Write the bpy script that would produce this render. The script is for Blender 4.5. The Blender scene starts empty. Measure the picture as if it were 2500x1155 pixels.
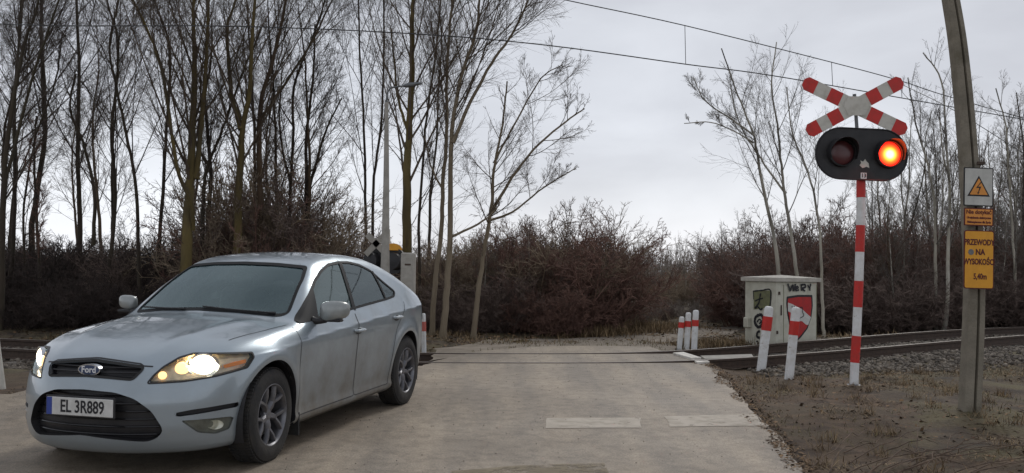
import bpy, math, random
import numpy as np
from mathutils import Vector, Matrix, Euler
from mathutils.geometry import delaunay_2d_cdt
R = math.radians
sc = bpy.context.scene
col = sc.collection
rng = np.random.default_rng(11)
random.seed(5)

# ------------------------------------------------------------------ camera
F, HC = 2300.0, 1.40
ROLL = 0.015
PITCH = math.atan(78.0 / F)
cam_d = bpy.data.cameras.new('camera')
cam = bpy.data.objects.new('camera', cam_d); col.objects.link(cam)
cam_d.sensor_width = 36; cam_d.lens = 36 * F / 2500.0
cam_d.clip_start = .05; cam_d.clip_end = 3000
CM = Matrix.Translation((0, 0, HC)) @ Matrix.Rotation(R(90) + PITCH, 4, 'X') @ Matrix.Rotation(ROLL, 4, 'Z')
cam.matrix_world = CM
sc.camera = cam
CR = np.array(CM.to_3x3())

def ray(px, py):
    d = CR @ np.array([(px - 1250) / F, (577.5 - py) / F, -1.0])
    return d
def at(px, py, Y):                     # point seen at a pixel, Y metres ahead
    d = ray(px, py); return np.array([0, 0, HC]) + d * (Y / d[1])
def atz(px, py, z=0.0):
    d = ray(px, py); return np.array([0, 0, HC]) + d * ((z - HC) / d[2])
def ramp(x, y):                        # the road falls gently from the crossing towards the viewer
    return -.02 * np.maximum(0, 9.9 - np.asarray(y, float))
def G(px, py):
    z = 0.0
    for _ in range(8):
        p = atz(px, py, z); z = float(ramp(p[0], p[1]))
    return p

# ------------------------------------------------------------------ materials
def newmat(name):
    m = bpy.data.materials.new(name); m.use_nodes = True
    nt = m.node_tree; b = nt.nodes['Principled BSDF']
    return m, nt, b
def N(nt, typ, **kw):
    n = nt.nodes.new(typ)
    for k, v in kw.items():
        if k in n.inputs: n.inputs[k].default_value = v
        else: setattr(n, k, v)
    return n
def mat(name, c1, c2=None, rough=.6, scale=8, detail=6, bump=0, bscale=None, metallic=0, coat=0, lo=.35, hi=.65, island=0,
        spec=.5, stretch=None, c3=None, scale3=1.5, lo3=.45, hi3=.6):
    m, nt, b = newmat(name)
    b.inputs['Roughness'].default_value = rough
    b.inputs['Metallic'].default_value = metallic
    b.inputs['Coat Weight'].default_value = coat
    b.inputs['Specular IOR Level'].default_value = spec
    b.inputs['Base Color'].default_value = (*c1, 1)
    tc = N(nt, 'ShaderNodeTexCoord'); vec = tc.outputs['Object']
    if stretch:
        mp = N(nt, 'ShaderNodeMapping'); mp.inputs['Scale'].default_value = stretch
        nt.links.new(vec, mp.inputs['Vector']); vec = mp.outputs['Vector']
    out = None
    if c2:
        n = N(nt, 'ShaderNodeTexNoise', Scale=scale, Detail=detail, Roughness=.6)
        nt.links.new(vec, n.inputs['Vector'])
        r = N(nt, 'ShaderNodeValToRGB'); e = r.color_ramp.elements
        e[0].position = lo; e[0].color = (*c1, 1); e[1].position = hi; e[1].color = (*c2, 1)
        nt.links.new(n.outputs['Fac'], r.inputs['Fac']); out = r.outputs['Color']
    if c3:
        n3 = N(nt, 'ShaderNodeTexNoise', Scale=scale3, Detail=5, Roughness=.65)
        nt.links.new(vec, n3.inputs['Vector'])
        r3 = N(nt, 'ShaderNodeValToRGB'); e = r3.color_ramp.elements
        e[0].position = lo3; e[0].color = (0, 0, 0, 1); e[1].position = hi3; e[1].color = (1, 1, 1, 1)
        nt.links.new(n3.outputs['Fac'], r3.inputs['Fac'])
        mx = N(nt, 'ShaderNodeMix', data_type='RGBA')
        nt.links.new(r3.outputs['Color'], mx.inputs['Factor'])
        if out: nt.links.new(out, mx.inputs[6])
        else: mx.inputs[6].default_value = (*c1, 1)
        mx.inputs[7].default_value = (*c3, 1); out = mx.outputs[2]
    if island:
        g = N(nt, 'ShaderNodeNewGeometry'); hs = N(nt, 'ShaderNodeHueSaturation')
        mr = N(nt, 'ShaderNodeMapRange'); mr.inputs['To Min'].default_value = 1 - island; mr.inputs['To Max'].default_value = 1 + island
        nt.links.new(g.outputs['Random Per Island'], mr.inputs['Value']); nt.links.new(mr.outputs[0], hs.inputs['Value'])
        if out: nt.links.new(out, hs.inputs['Color'])
        else: hs.inputs['Color'].default_value = (*c1, 1)
        out = hs.outputs['Color']
    if out: nt.links.new(out, b.inputs['Base Color'])
    if bump:
        n2 = N(nt, 'ShaderNodeTexNoise', Scale=bscale or scale * 4, Detail=5)
        nt.links.new(vec, n2.inputs['Vector'])
        bp = N(nt, 'ShaderNodeBump', Strength=bump, Distance=.02)
        nt.links.new(n2.outputs['Fac'], bp.inputs['Height']); nt.links.new(bp.outputs['Normal'], b.inputs['Normal'])
    return m
def emit(name, c, s):
    m, nt, b = newmat(name)
    b.inputs['Base Color'].default_value = (*c, 1); b.inputs['Emission Color'].default_value = (*c, 1)
    b.inputs['Emission Strength'].default_value = s
    return m

M = {}
M['ground'] = mat('ground_soil', (.036, .026, .018), (.105, .076, .048), .95, 3.2, 10, .9, 30, c3=(.10, .082, .040), scale3=.8)
M['verge'] = mat('verge_soil', (.046, .029, .018), (.130, .086, .052), .95, 4, 10, .9, 40, c3=(.085, .062, .036), scale3=1.1)
M['ballast_bed'] = mat('ballast_bed', (.05, .042, .035), (.16, .14, .12), .95, 25, 6, 1, 60)
M['stone'] = mat('ballast_stone', (.065, .053, .042), (.20, .172, .14), .9, 6, 4, .3, 60, island=.55)
M['grit'] = mat('road_grit', (.12, .098, .075), (.24, .20, .16), .95, 6, 4, island=.3)
M['crumb'] = mat('road_crumbs', (.06, .042, .028), (.20, .15, .10), .95, 6, 4, island=.5)
M['litter'] = mat('leaf_litter', (.075, .042, .022), (.19, .12, .06), .9, 3, 3, island=.55)
M['straw'] = mat('dry_grass', (.12, .080, .042), (.25, .18, .10), .9, 3, 3, island=.5)
M['greengrass'] = mat('green_grass', (.085, .080, .030), (.17, .145, .06), .9, 3, 3, island=.4)
M['rail_side'] = mat('rail_steel', (.045, .03, .023), (.075, .048, .034), .7, 20, 4, .2)
M['rail_top'] = mat('rail_top', (.24, .21, .185), (.15, .13, .11), .45, 14, 4, metallic=.3)
M['sleeper'] = mat('concrete_sleeper', (.10, .09, .075), (.17, .15, .13), .9, 12, 5, .3)
M['white'] = mat('white_paint', (.76, .77, .77), (.58, .57, .53), .5, 9, 9, .1, 30, lo=.42, hi=.75, c3=(.34, .30, .24), scale3=14, lo3=.60, hi3=.72)
M['oldwhite'] = mat('weathered_white_paint', (.62, .60, .54), (.42, .40, .34), .6, 7, 8, .15, 30, lo=.45, hi=.75)
M['red'] = mat('red_paint', (.60, .022, .016), (.44, .03, .02), .45, 9, 8, .08, 30, lo=.42, hi=.72, c3=(.30, .05, .04), scale3=14, lo3=.60, hi3=.72)
M['black'] = mat('black_plastic', (.012, .012, .014), (.025, .024, .026), .5, 6, 4)
M['rubber'] = mat('rubber', (.016, .016, .017), (.035, .032, .028), .85, 6, 5, .2, 60)
M['glossblack'] = mat('gloss_black', (.008, .008, .010), rough=.15)
M['grey_metal'] = mat('galvanised_metal', (.20, .21, .22), (.12, .125, .13), .5, 10, 4, metallic=.5)
M['cabinet'] = mat('cabinet_paint', (.58, .57, .48), (.46, .445, .36), .75, 5, 9, .15, 50, lo=.42, hi=.72, c3=(.22, .20, .14), scale3=3, lo3=.62, hi3=.78)
M['cabinet_roof'] = mat('cabinet_roof', (.55, .52, .46), (.38, .36, .31), .8, 7, 7, .2, 40)
M['dirtyglass'] = mat('panel_green', (.20, .21, .10), (.13, .13, .08), .6, 9, 5)
M['yellow'] = mat('yellow_sign', (.78, .36, .022), (.62, .27, .02), .5, 7, 7, lo=.45, hi=.85)
M['orange'] = mat('orange_sign', (.75, .30, .05), (.60, .24, .04), .5, 7, 7, lo=.45, hi=.85)
M['signwhite'] = mat('sign_white', (.58, .58, .54), (.45, .45, .42), .5, 7, 7)
M['darkred'] = mat('sign_print_dark_red', (.10, .010, .012), rough=.6)
M['ink'] = mat('ink_black', (.012, .012, .016), rough=.6)
M['concrete'] = mat('mast_concrete', (.265, .235, .185), (.185, .165, .13), .9, 5, 9, .35, 50, c3=(.12, .105, .07), scale3=2.2, lo3=.5, hi3=.72)
M['concrete_light'] = mat('pale_concrete', (.42, .40, .36), (.30, .285, .25), .9, 6, 9, .3, 50)
M['wire'] = mat('copper_wire', (.045, .045, .045), rough=.5)
M['stripe'] = mat('worn_stripe', (.55, .49, .41), (.42, .37, .30), .8, 7, 9, .15, 60, lo=.42, hi=.62)
def worn(m, cut_=.46):
    nt = m.node_tree; out = nt.nodes['Material Output']; bs = nt.nodes['Principled BSDF']; tc = N(nt, 'ShaderNodeTexCoord'); n = N(nt, 'ShaderNodeTexNoise', Scale=6, Detail=9, Roughness=.75); nt.links.new(tc.outputs['Object'], n.inputs['Vector'])
    r = N(nt, 'ShaderNodeValToRGB'); r.color_ramp.elements[0].position = cut_ - .05; r.color_ramp.elements[0].color = (0, 0, 0, 1); r.color_ramp.elements[1].position = cut_ + .07; r.color_ramp.elements[1].color = (.85, .85, .85, 1)
    nt.links.new(n.outputs['Fac'], r.inputs['Fac']); tr = N(nt, 'ShaderNodeBsdfTransparent'); ms = N(nt, 'ShaderNodeMixShader'); nt.links.new(r.outputs[0], ms.inputs[0]); nt.links.new(tr.outputs[0], ms.inputs[1]); nt.links.new(bs.outputs[0], ms.inputs[2]); nt.links.new(ms.outputs[0], out.inputs['Surface'])
worn(M['stripe'], .35)
M['brightstripe'] = mat('white_edge', (.75, .72, .66), (.45, .42, .36), .8, 9, 9, .15, 60, lo=.5, hi=.72)
def bark(name, a, b, c, sz=2.0):
    return mat(name, a, b, .95, sz, 6, .5, 25, stretch=(1, 1, .25), c3=c, scale3=.7)
M['bark_dark'] = bark('bark_dark', (.032, .024, .018), (.075, .057, .040), (.058, .052, .030))
M['bark_olive'] = bark('bark_olive', (.085, .063, .022), (.16, .12, .04), (.055, .045, .03))
M['bark_brown'] = bark('bark_brown', (.07, .045, .028), (.13, .09, .055), (.05, .045, .025))
M['bark_pale'] = bark('bark_pale', (.19, .15, .105), (.30, .25, .18), (.13, .10, .06))
M['bark_birch'] = bark('bark_birch', (.36, .33, .26), (.52, .49, .42), (.05, .045, .04), 4)
M['twig_dark'] = mat('twig_dark', (.045, .035, .029), (.085, .066, .053), .95, 3, 2)
M['twig_brown'] = mat('twig_brown', (.075, .056, .042), (.125, .095, .066), .95, 3, 2)
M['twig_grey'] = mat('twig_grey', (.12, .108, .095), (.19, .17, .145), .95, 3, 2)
M['twig_red'] = mat('bramble_red', (.125, .068, .054), (.215, .125, .095), .95, 2, 3, island=.35)
M['twig_mauve'] = mat('bramble_mauve', (.105, .074, .064), (.20, .15, .125), .95, 2, 3, island=.35)
M['twig_tan'] = mat('bramble_tan', (.19, .14, .095), (.28, .22, .155), .95, 2, 3, island=.35)
M['twig_rust'] = mat('bramble_rust', (.16, .055, .028), (.24, .10, .05), .95, 2, 3, island=.35)
M['interior'] = mat('interior_cloth', (.12, .12, .125), (.17, .17, .175), .9, 20, 3)
M['chrome'] = mat('chrome', (.62, .64, .67), rough=.18, metallic=1)
M['rim'] = mat('alloy_rim', (.20, .20, .215), (.12, .12, .13), .42, 8, 4, metallic=.75)
M['amber'] = mat('amber_lens', (.85, .28, .04), rough=.25)
M['taillight'] = mat('tail_light', (.35, .01, .01), rough=.2)
M['rag'] = mat('paper', (.75, .77, .80), rough=.8)
M['fogglass'] = mat('fog_glass', (.80, .80, .70), (.62, .62, .52), .25, 12, 3)
M['fogback'] = mat('fog_back', (.22, .23, .20), (.14, .14, .12), .4, 12, 3)
M['mirrorpaint'] = mat('mirror_paint', (.33, .35, .35), (.26, .28, .275), .35, 8, 4, metallic=.3, coat=.5)

# asphalt with tyre tracks, grain, cracks
def asphalt():
    m, nt, b = newmat('asphalt')
    b.inputs['Roughness'].default_value = .62
    tc = N(nt, 'ShaderNodeTexCoord')
    big = N(nt, 'ShaderNodeTexNoise', Scale=.55, Detail=7, Roughness=.6)
    fine = N(nt, 'ShaderNodeTexNoise', Scale=70, Detail=5, Roughness=.8)
    mpp = N(nt, 'ShaderNodeMapping'); mpp.inputs['Scale'].default_value = (1.6, .22, 1); mpp.inputs['Rotation'].default_value = (0, 0, -.12)
    st = N(nt, 'ShaderNodeTexNoise', Scale=1.3, Detail=5, Roughness=.55)
    for n in (big, fine): nt.links.new(tc.outputs['Object'], n.inputs['Vector'])
    nt.links.new(tc.outputs['Object'], mpp.inputs['Vector']); nt.links.new(mpp.outputs[0], st.inputs['Vector'])
    r = N(nt, 'ShaderNodeValToRGB'); e = r.color_ramp.elements
    e[0].position = .3; e[0].color = (.232, .190, .143, 1); e[1].position = .72; e[1].color = (.35, .296, .232, 1)
    nt.links.new(big.outputs['Fac'], r.inputs['Fac'])
    r2 = N(nt, 'ShaderNodeValToRGB'); e = r2.color_ramp.elements
    e[0].position = .36; e[0].color = (.72, .725, .74, 1); e[1].position = .64; e[1].color = (1.13, 1.11, 1.07, 1)
    nt.links.new(st.outputs['Fac'], r2.inputs['Fac'])
    r3 = N(nt, 'ShaderNodeValToRGB'); e = r3.color_ramp.elements
    e[0].position = .36; e[0].color = (.60, .60, .61, 1); e[1].position = .64; e[1].color = (1.34, 1.33, 1.3, 1)
    nt.links.new(fine.outputs['Fac'], r3.inputs['Fac'])
    m1 = N(nt, 'ShaderNodeMix', data_type='RGBA', blend_type='MULTIPLY'); m1.inputs['Factor'].default_value = 1
    m2 = N(nt, 'ShaderNodeMix', data_type='RGBA', blend_type='MULTIPLY'); m2.inputs['Factor'].default_value = 1
    nt.links.new(r.outputs[0], m1.inputs[6]); nt.links.new(r2.outputs[0], m1.inputs[7])
    nt.links.new(m1.outputs[2], m2.inputs[6]); nt.links.new(r3.outputs[0], m2.inputs[7])
    # thin cracks
    v = N(nt, 'ShaderNodeTexVoronoi', feature='DISTANCE_TO_EDGE', Scale=.45)
    wn = N(nt, 'ShaderNodeTexNoise', Scale=2.5, Detail=6)
    mv = N(nt, 'ShaderNodeMix', data_type='VECTOR'); mv.inputs['Factor'].default_value = .25
    nt.links.new(tc.outputs['Object'], wn.inputs['Vector']); nt.links.new(tc.outputs['Object'], mv.inputs[4]); nt.links.new(wn.outputs['Color'], mv.inputs[5])
    nt.links.new(mv.outputs[1], v.inputs['Vector'])
    cr = N(nt, 'ShaderNodeValToRGB'); e = cr.color_ramp.elements
    e[0].position = 0; e[0].color = (.7, .7, .7, 1); e[1].position = .006; e[1].color = (1, 1, 1, 1)
    nt.links.new(v.outputs['Distance'], cr.inputs['Fac'])
    m3 = N(nt, 'ShaderNodeMix', data_type='RGBA', blend_type='MULTIPLY'); m3.inputs['Factor'].default_value = .4
    mid = N(nt, 'ShaderNodeTexNoise', Scale=7, Detail=8, Roughness=.7); nt.links.new(tc.outputs['Object'], mid.inputs['Vector'])
    r5 = N(nt, 'ShaderNodeValToRGB'); e = r5.color_ramp.elements; e[0].position = .36; e[0].color = (.74, .73, .72, 1); e[1].position = .56; e[1].color = (1.06, 1.06, 1.06, 1)
    nt.links.new(mid.outputs['Fac'], r5.inputs['Fac']); m5 = N(nt, 'ShaderNodeMix', data_type='RGBA', blend_type='MULTIPLY'); m5.inputs['Factor'].default_value = 1
    nt.links.new(m2.outputs[2], m5.inputs[6]); nt.links.new(r5.outputs[0], m5.inputs[7]); nt.links.new(m5.outputs[2], m3.inputs[6]); nt.links.new(cr.outputs[0], m3.inputs[7])
    nt.links.new(m3.outputs[2], b.inputs['Base Color'])
    bp = N(nt, 'ShaderNodeBump', Strength=.5, Distance=.01)
    nt.links.new(fine.outputs['Fac'], bp.inputs['Height']); nt.links.new(bp.outputs[0], b.inputs['Normal'])
    return m
M['asphalt'] = asphalt()

def carpaint():
    m, nt, b = newmat('silver_car_paint')
    b.inputs['Metallic'].default_value = .55
    b.inputs['Roughness'].default_value = .36
    b.inputs['Coat Weight'].default_value = .9; b.inputs['Coat Roughness'].default_value = .045
    tc = N(nt, 'ShaderNodeTexCoord'); sep = N(nt, 'ShaderNodeSeparateXYZ')
    nt.links.new(tc.outputs['Object'], sep.inputs[0])
    n = N(nt, 'ShaderNodeTexNoise', Scale=3.5, Detail=8, Roughness=.65)
    nt.links.new(tc.outputs['Object'], n.inputs['Vector'])
    # road dirt thrown up the lower flanks, plus painted dark reflection below the crease: height plus noise
    mr = N(nt, 'ShaderNodeMapRange'); mr.inputs['From Min'].default_value = .97; mr.inputs['From Max'].default_value = .25
    mr.inputs['To Min'].default_value = .05; mr.inputs['To Max'].default_value = .88
    nt.links.new(sep.outputs['Z'], mr.inputs['Value'])
    mu = N(nt, 'ShaderNodeMath', operation='MULTIPLY_ADD'); mu.inputs[1].default_value = 1.1; 
    nt.links.new(n.outputs['Fac'], mu.inputs[0]); mu.inputs[2].default_value = -.55
    ad = N(nt, 'ShaderNodeMath', operation='ADD', use_clamp=True)
    nt.links.new(mr.outputs[0], ad.inputs[0]); nt.links.new(mu.outputs[0], ad.inputs[1])
    # only behind the front wheels is the film thick
    mx2 = N(nt, 'ShaderNodeMapRange'); mx2.inputs['From Min'].default_value = 1.75; mx2.inputs['From Max'].default_value = 1.0
    mx2.inputs['To Min'].default_value = .35; mx2.inputs['To Max'].default_value = 1
    nt.links.new(sep.outputs['X'], mx2.inputs['Value'])
    mm = N(nt, 'ShaderNodeMath', operation='MULTIPLY'); nt.links.new(ad.outputs[0], mm.inputs[0]); nt.links.new(mx2.outputs[0], mm.inputs[1])
    mx = N(nt, 'ShaderNodeMix', data_type='RGBA'); nt.links.new(mm.outputs[0], mx.inputs['Factor'])
    mx.inputs[6].default_value = (.345, .41, .46, 1); mx.inputs[7].default_value = (.155, .138, .112, 1)
    nt.links.new(mx.outputs[2], b.inputs['Base Color'])
    ro = N(nt, 'ShaderNodeMapRange'); ro.inputs['To Min'].default_value = .28; ro.inputs['To Max'].default_value = .75
    nt.links.new(mm.outputs[0], ro.inputs['Value']); nt.links.new(ro.outputs[0], b.inputs['Roughness'])
    me = N(nt, 'ShaderNodeMapRange'); me.inputs['To Min'].default_value = .55; me.inputs['To Max'].default_value = .05
    nt.links.new(mm.outputs[0], me.inputs['Value']); nt.links.new(me.outputs[0], b.inputs['Metallic'])
    ce = N(nt, 'ShaderNodeMapRange'); ce.inputs['To Min'].default_value = .95; ce.inputs['To Max'].default_value = .05
    nt.links.new(mm.outputs[0], ce.inputs['Value']); nt.links.new(ce.outputs[0], b.inputs['Coat Weight'])
    # dull roof liner on the inner face
    g = N(nt, 'ShaderNodeNewGeometry'); lin = N(nt, 'ShaderNodeBsdfDiffuse'); lin.inputs['Color'].default_value = (.05, .05, .05, 1)
    ms = N(nt, 'ShaderNodeMixShader'); out = nt.nodes['Material Output']
    nt.links.new(g.outputs['Backfacing'], ms.inputs[0]); nt.links.new(b.outputs[0], ms.inputs[1]); nt.links.new(lin.outputs[0], ms.inputs[2])
    nt.links.new(ms.outputs[0], out.inputs['Surface'])
    return m
M['paint'] = carpaint()
def glass(name, tint, refl, trans, body=(.20, .32, .335)):
    m, nt, b = newmat(name)
    out = nt.nodes['Material Output']
    gl = N(nt, 'ShaderNodeBsdfGlossy'); gl.inputs['Roughness'].default_value = .02; gl.inputs['Color'].default_value = (.82, .95, .97, 1)
    tr = N(nt, 'ShaderNodeBsdfTransparent'); tr.inputs['Color'].default_value = (*tint, 1)
    di = N(nt, 'ShaderNodeBsdfDiffuse'); di.inputs['Color'].default_value = (*body, 1)
    lw = N(nt, 'ShaderNodeFresnel'); lw.inputs['IOR'].default_value = refl
    m1 = N(nt, 'ShaderNodeMixShader'); m1.inputs[0].default_value = trans
    nt.links.new(di.outputs[0], m1.inputs[1]); nt.links.new(tr.outputs[0], m1.inputs[2])
    m2 = N(nt, 'ShaderNodeMixShader')
    nt.links.new(lw.outputs[0], m2.inputs[0]); nt.links.new(m1.outputs[0], m2.inputs[1]); nt.links.new(gl.outputs[0], m2.inputs[2])
    nt.links.new(m2.outputs[0], out.inputs['Surface'])
    return m
M['windscreen'] = glass('windscreen_glass', (.76, .90, .92), 1.85, .84, (.15, .28, .31))
M['sideglass'] = glass('side_glass', (.70, .72, .76), 1.8, .90, (.18, .20, .23))
M['frontglass'] = glass('front_side_glass', (.5, .58, .56), 2.0, .80, (.24, .30, .285))  # paler body colour paints in the reflection and backlight on this pane
M['trim'] = mat('rubber_trim', (.010, .011, .013), rough=.6, spec=.2)
M['lens'] = glass('headlight_lens', (.98, .96, .92), 1.35, .96)

# ------------------------------------------------------------------ mesh helpers
def link(name, me, m=None, parent=None, smooth=True):
    o = bpy.data.objects.new(name, me); col.objects.link(o)
    if m is not None:
        for k in (m if isinstance(m, (list, tuple)) else [m]): me.materials.append(k)
    if smooth and len(me.polygons):
        me.polygons.foreach_set('use_smooth', np.ones(len(me.polygons), bool))
    if parent is not None: o.parent = parent
    return o
def tag(o, label=None, cat=None, group=None, kind=None):
    if label: o['label'] = label
    if cat: o['category'] = cat
    if group: o['group'] = group
    if kind: o['kind'] = kind
    return o
def empty(name, loc=(0, 0, 0), rz=0):
    o = bpy.data.objects.new(name, None); col.objects.link(o); o.location = tuple(float(v) for v in loc); o.rotation_euler = (0, 0, rz)
    o.empty_display_size = .1
    return o
def npmesh(name, V, faces_arr, nper):
    """V (n,3), faces_arr (m,nper) ints"""
    me = bpy.data.meshes.new(name)
    V = np.ascontiguousarray(V, dtype=np.float32); Fa = np.ascontiguousarray(faces_arr, dtype=np.int32)
    me.vertices.add(len(V)); me.vertices.foreach_set('co', V.ravel())
    me.loops.add(Fa.size); me.loops.foreach_set('vertex_index', Fa.ravel())
    me.polygons.add(len(Fa)); me.polygons.foreach_set('loop_start', np.arange(0, Fa.size, nper, dtype=np.int32))
    me.update(calc_edges=True)
    return me
class MB:
    def __init__(s): s.v = []; s.f = []; s.mi = []; s.cur = 0
    def add(s, V, Fs):
        b = len(s.v); s.v += [tuple(float(c) for c in p) for p in V]
        for f in Fs: s.f.append(tuple(i + b for i in f)); s.mi.append(s.cur)
    def box(s, c, size, rot=None, bev=0.0):
        hx, hy, hz = [k / 2 for k in size]
        if bev:
            b = min(bev, hx * .9, hy * .9, hz * .9); P = []
            # chamfered box: 24 verts
            idx = {}
            for ax in range(3):
                for sx in (-1, 1):
                    for sy in (-1, 1):
                        for sz in (-1, 1):
                            p = [sx * (hx - b), sy * (hy - b), sz * (hz - b)]
                            sg = (sx, sy, sz); p[ax] = sg[ax] * (hx, hy, hz)[ax]
                            idx[(ax, sx, sy, sz)] = len(P); P.append(p)
            Fs = []
            for ax in range(3):
                o1, o2 = [a for a in range(3) if a != ax]
                for sg in (-1, 1):
                    q = []
                    for (a, c2) in ((-1, -1), (1, -1), (1, 1), (-1, 1)):
                        t = [0, 0, 0]; t[ax] = sg; t[o1] = a; t[o2] = c2; q.append(idx[(ax, *t)])
                    Fs.append(q)
            for ax in range(3):       # edges parallel to ax
                o1, o2 = [a for a in range(3) if a != ax]
                for a in (-1, 1):
                    for c2 in (-1, 1):
                        q = []
                        for (fa, e) in ((o1, -1), (o1, 1), (o2, 1), (o2, -1)):
                            t = [0, 0, 0]; t[ax] = e; t[o1] = a; t[o2] = c2; q.append(idx[(fa, *t)])
                        Fs.append(q)
            for sx in (-1, 1):
                for sy in (-1, 1):
                    for sz in (-1, 1): Fs.append([idx[(a, sx, sy, sz)] for a in range(3)])
        else:
            P = [(x, y, z) for x in (-hx, hx) for y in (-hy, hy) for z in (-hz, hz)]
            Fs = [(0, 1, 3, 2), (4, 6, 7, 5), (0, 4, 5, 1), (2, 3, 7, 6), (0, 2, 6, 4), (1, 5, 7, 3)]
        P = np.array(P, float)
        if rot is not None: P = P @ np.array(rot.to_3x3() if hasattr(rot, 'to_3x3') else rot).T
        s.add(P + np.array(c), Fs)
    def tube(s, pts, rad, n=8, caps=True, squash=None):
        pts = np.array(pts, float); rad = np.broadcast_to(np.array(rad, float), (len(pts),))
        V = []; up0 = np.array([0, 0, 1.0])
        T = np.gradient(pts, axis=0); T /= np.linalg.norm(T, axis=1)[:, None] + 1e-9
        a0 = np.array([1.0, 0, 0]) if abs(T[0][0]) < .8 else np.array([0, 1.0, 0])
        for i in range(len(pts)):
            a = a0 - T[i] * (a0 @ T[i]); a /= np.linalg.norm(a); b = np.cross(T[i], a); a0 = a
            for k in range(n):
                t = 2 * math.pi * k / n; V.append(pts[i] + rad[i] * (math.cos(t) * a + math.sin(t) * b))
        Fs = [(i * n + k, i * n + (k + 1) % n, (i + 1) * n + (k + 1) % n, (i + 1) * n + k) for i in range(len(pts) - 1) for k in range(n)]
        if caps: Fs += [tuple(range(n - 1, -1, -1)), tuple((len(pts) - 1) * n + k for k in range(n))]
        s.add(V, Fs)
    def prism(s, poly, y0, y1, T=None):
        """poly in (x,z), extruded along y"""
        n = len(poly); P = [(x, y0, z) for x, z in poly] + [(x, y1, z) for x, z in poly]
        Fs = [(i, (i + 1) % n, n + (i + 1) % n, n + i) for i in range(n)] + [tuple(range(n - 1, -1, -1)), tuple(range(n, 2 * n))]
        P = np.array(P)
        if T is not None: P = np.c_[P, np.ones(len(P))] @ np.array(T).T[:, :3]
        s.add(P, Fs)
    def lathe(s, prof, n=40, axis='y', c=(0, 0, 0)):
        V = []
        for k in range(n):
            t = 2 * math.pi * k / n
            for (a, r) in prof:
                if axis == 'y': V.append((c[0] + r * math.cos(t), c[1] + a, c[2] + r * math.sin(t)))
                else: V.append((c[0] + r * math.cos(t), c[1] + r * math.sin(t), c[2] + a))
        m = len(prof)
        s.add(V, [(k * m + i, k * m + i + 1, ((k + 1) % n) * m + i + 1, ((k + 1) % n) * m + i) for k in range(n) for i in range(m - 1)])
    def build(s, name, m, parent=None, smooth=False):
        me = bpy.data.meshes.new(name); me.from_pydata(s.v, [], s.f)
        o = link(name, me, m, parent, smooth)
        if any(s.mi): me.polygons.foreach_set('material_index', np.array(s.mi, np.int32))
        me.update()
        if smooth: me.set_sharp_from_angle(angle=R(38))
        return o
def text(body, size, mtl, parent, loc, rot=(0, 0, 0), name='lettering', sx=1.0, bold=0.0, align='CENTER'):
    c = bpy.data.curves.new(name, 'FONT'); c.body = body; c.size = size; c.align_x = align; c.align_y = 'CENTER'
    c.extrude = .0015; c.offset = bold; c.resolution_u = 3
    t = bpy.data.objects.new('tmp', c); col.objects.link(t)
    dg = bpy.context.evaluated_depsgraph_get(); me = bpy.data.meshes.new_from_object(t.evaluated_get(dg))
    bpy.data.objects.remove(t)
    me.materials.clear()
    o = link(name, me, mtl, parent, False)
    o.location = loc; o.rotation_euler = rot; o.scale = (sx, 1, 1)
    return o
def catmull(P, k=8):
    P = np.array(P, float); Q = np.vstack([2 * P[0] - P[1], P, 2 * P[-1] - P[-2]]); out = []
    for i in range(1, len(Q) - 2):
        for t in np.linspace(0, 1, k, endpoint=False):
            a, b, c, d = Q[i - 1], Q[i], Q[i + 1], Q[i + 2]
            out.append(.5 * ((2 * b) + (-a + c) * t + (2 * a - 5 * b + 4 * c - d) * t * t + (-a + 3 * b - 3 * c + d) * t ** 3))
    out.append(P[-1]); return np.array(out)

# ------------------------------------------------------------------ value noise for terrain
def vnoise(x, y, s, seed=0):
    r = np.random.default_rng(seed); g = r.random((64, 64))
    x = x / s; y = y / s; i = np.floor(x).astype(int); j = np.floor(y).astype(int); fx = x - i; fy = y - j
    fx = fx * fx * (3 - 2 * fx); fy = fy * fy * (3 - 2 * fy)
    q = lambda a, b: g[a % 64, b % 64]
    return (q(i, j) * (1 - fx) + q(i + 1, j) * fx) * (1 - fy) + (q(i, j + 1) * (1 - fx) + q(i + 1, j + 1) * fx) * fy - .5

# ------------------------------------------------------------------ road outline (world, metres)
right_edge = [G(*p)[:2] for p in [(1640, 862), (1690, 872), (1740, 898), (1795, 950), (1850, 1010), (1905, 1080), (1960, 1150)]]
far_edge = [G(*p)[:2] for p in [(1300, 846), (1450, 844), (1590, 846)]]
left_edge = [G(*p)[:2] for p in [(20, 962), (90, 946), (300, 935), (700, 915), (1030, 893), (1100, 872), (1180, 856)]]
road_poly = [(-30, 10.8), (-14, 9.7)] + left_edge + far_edge + right_edge + [(2.45, 4.6), (2.6, 2.5), (2.8, -6), (-30, -6)]
road_poly = np.array(road_poly, float)
def dist_poly(x, y, P):
    """signed distance, negative inside"""
    x = np.asarray(x, float); y = np.asarray(y, float); d = np.full(x.shape, 1e9); ins = np.zeros(x.shape, bool)
    for i in range(len(P)):
        a = P[i]; b = P[(i + 1) % len(P)]; e = b - a; L = e @ e
        t = np.clip(((x - a[0]) * e[0] + (y - a[1]) * e[1]) / L, 0, 1)
        d = np.minimum(d, np.hypot(x - a[0] - t * e[0], y - a[1] - t * e[1]))
        if a[1] != b[1]:
            c = ((a[1] > y) != (b[1] > y)) & (x < (b[0] - a[0]) * (y - a[1]) / (b[1] - a[1]) + a[0]); ins ^= c
    return np.where(ins, -d, d)

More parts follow.
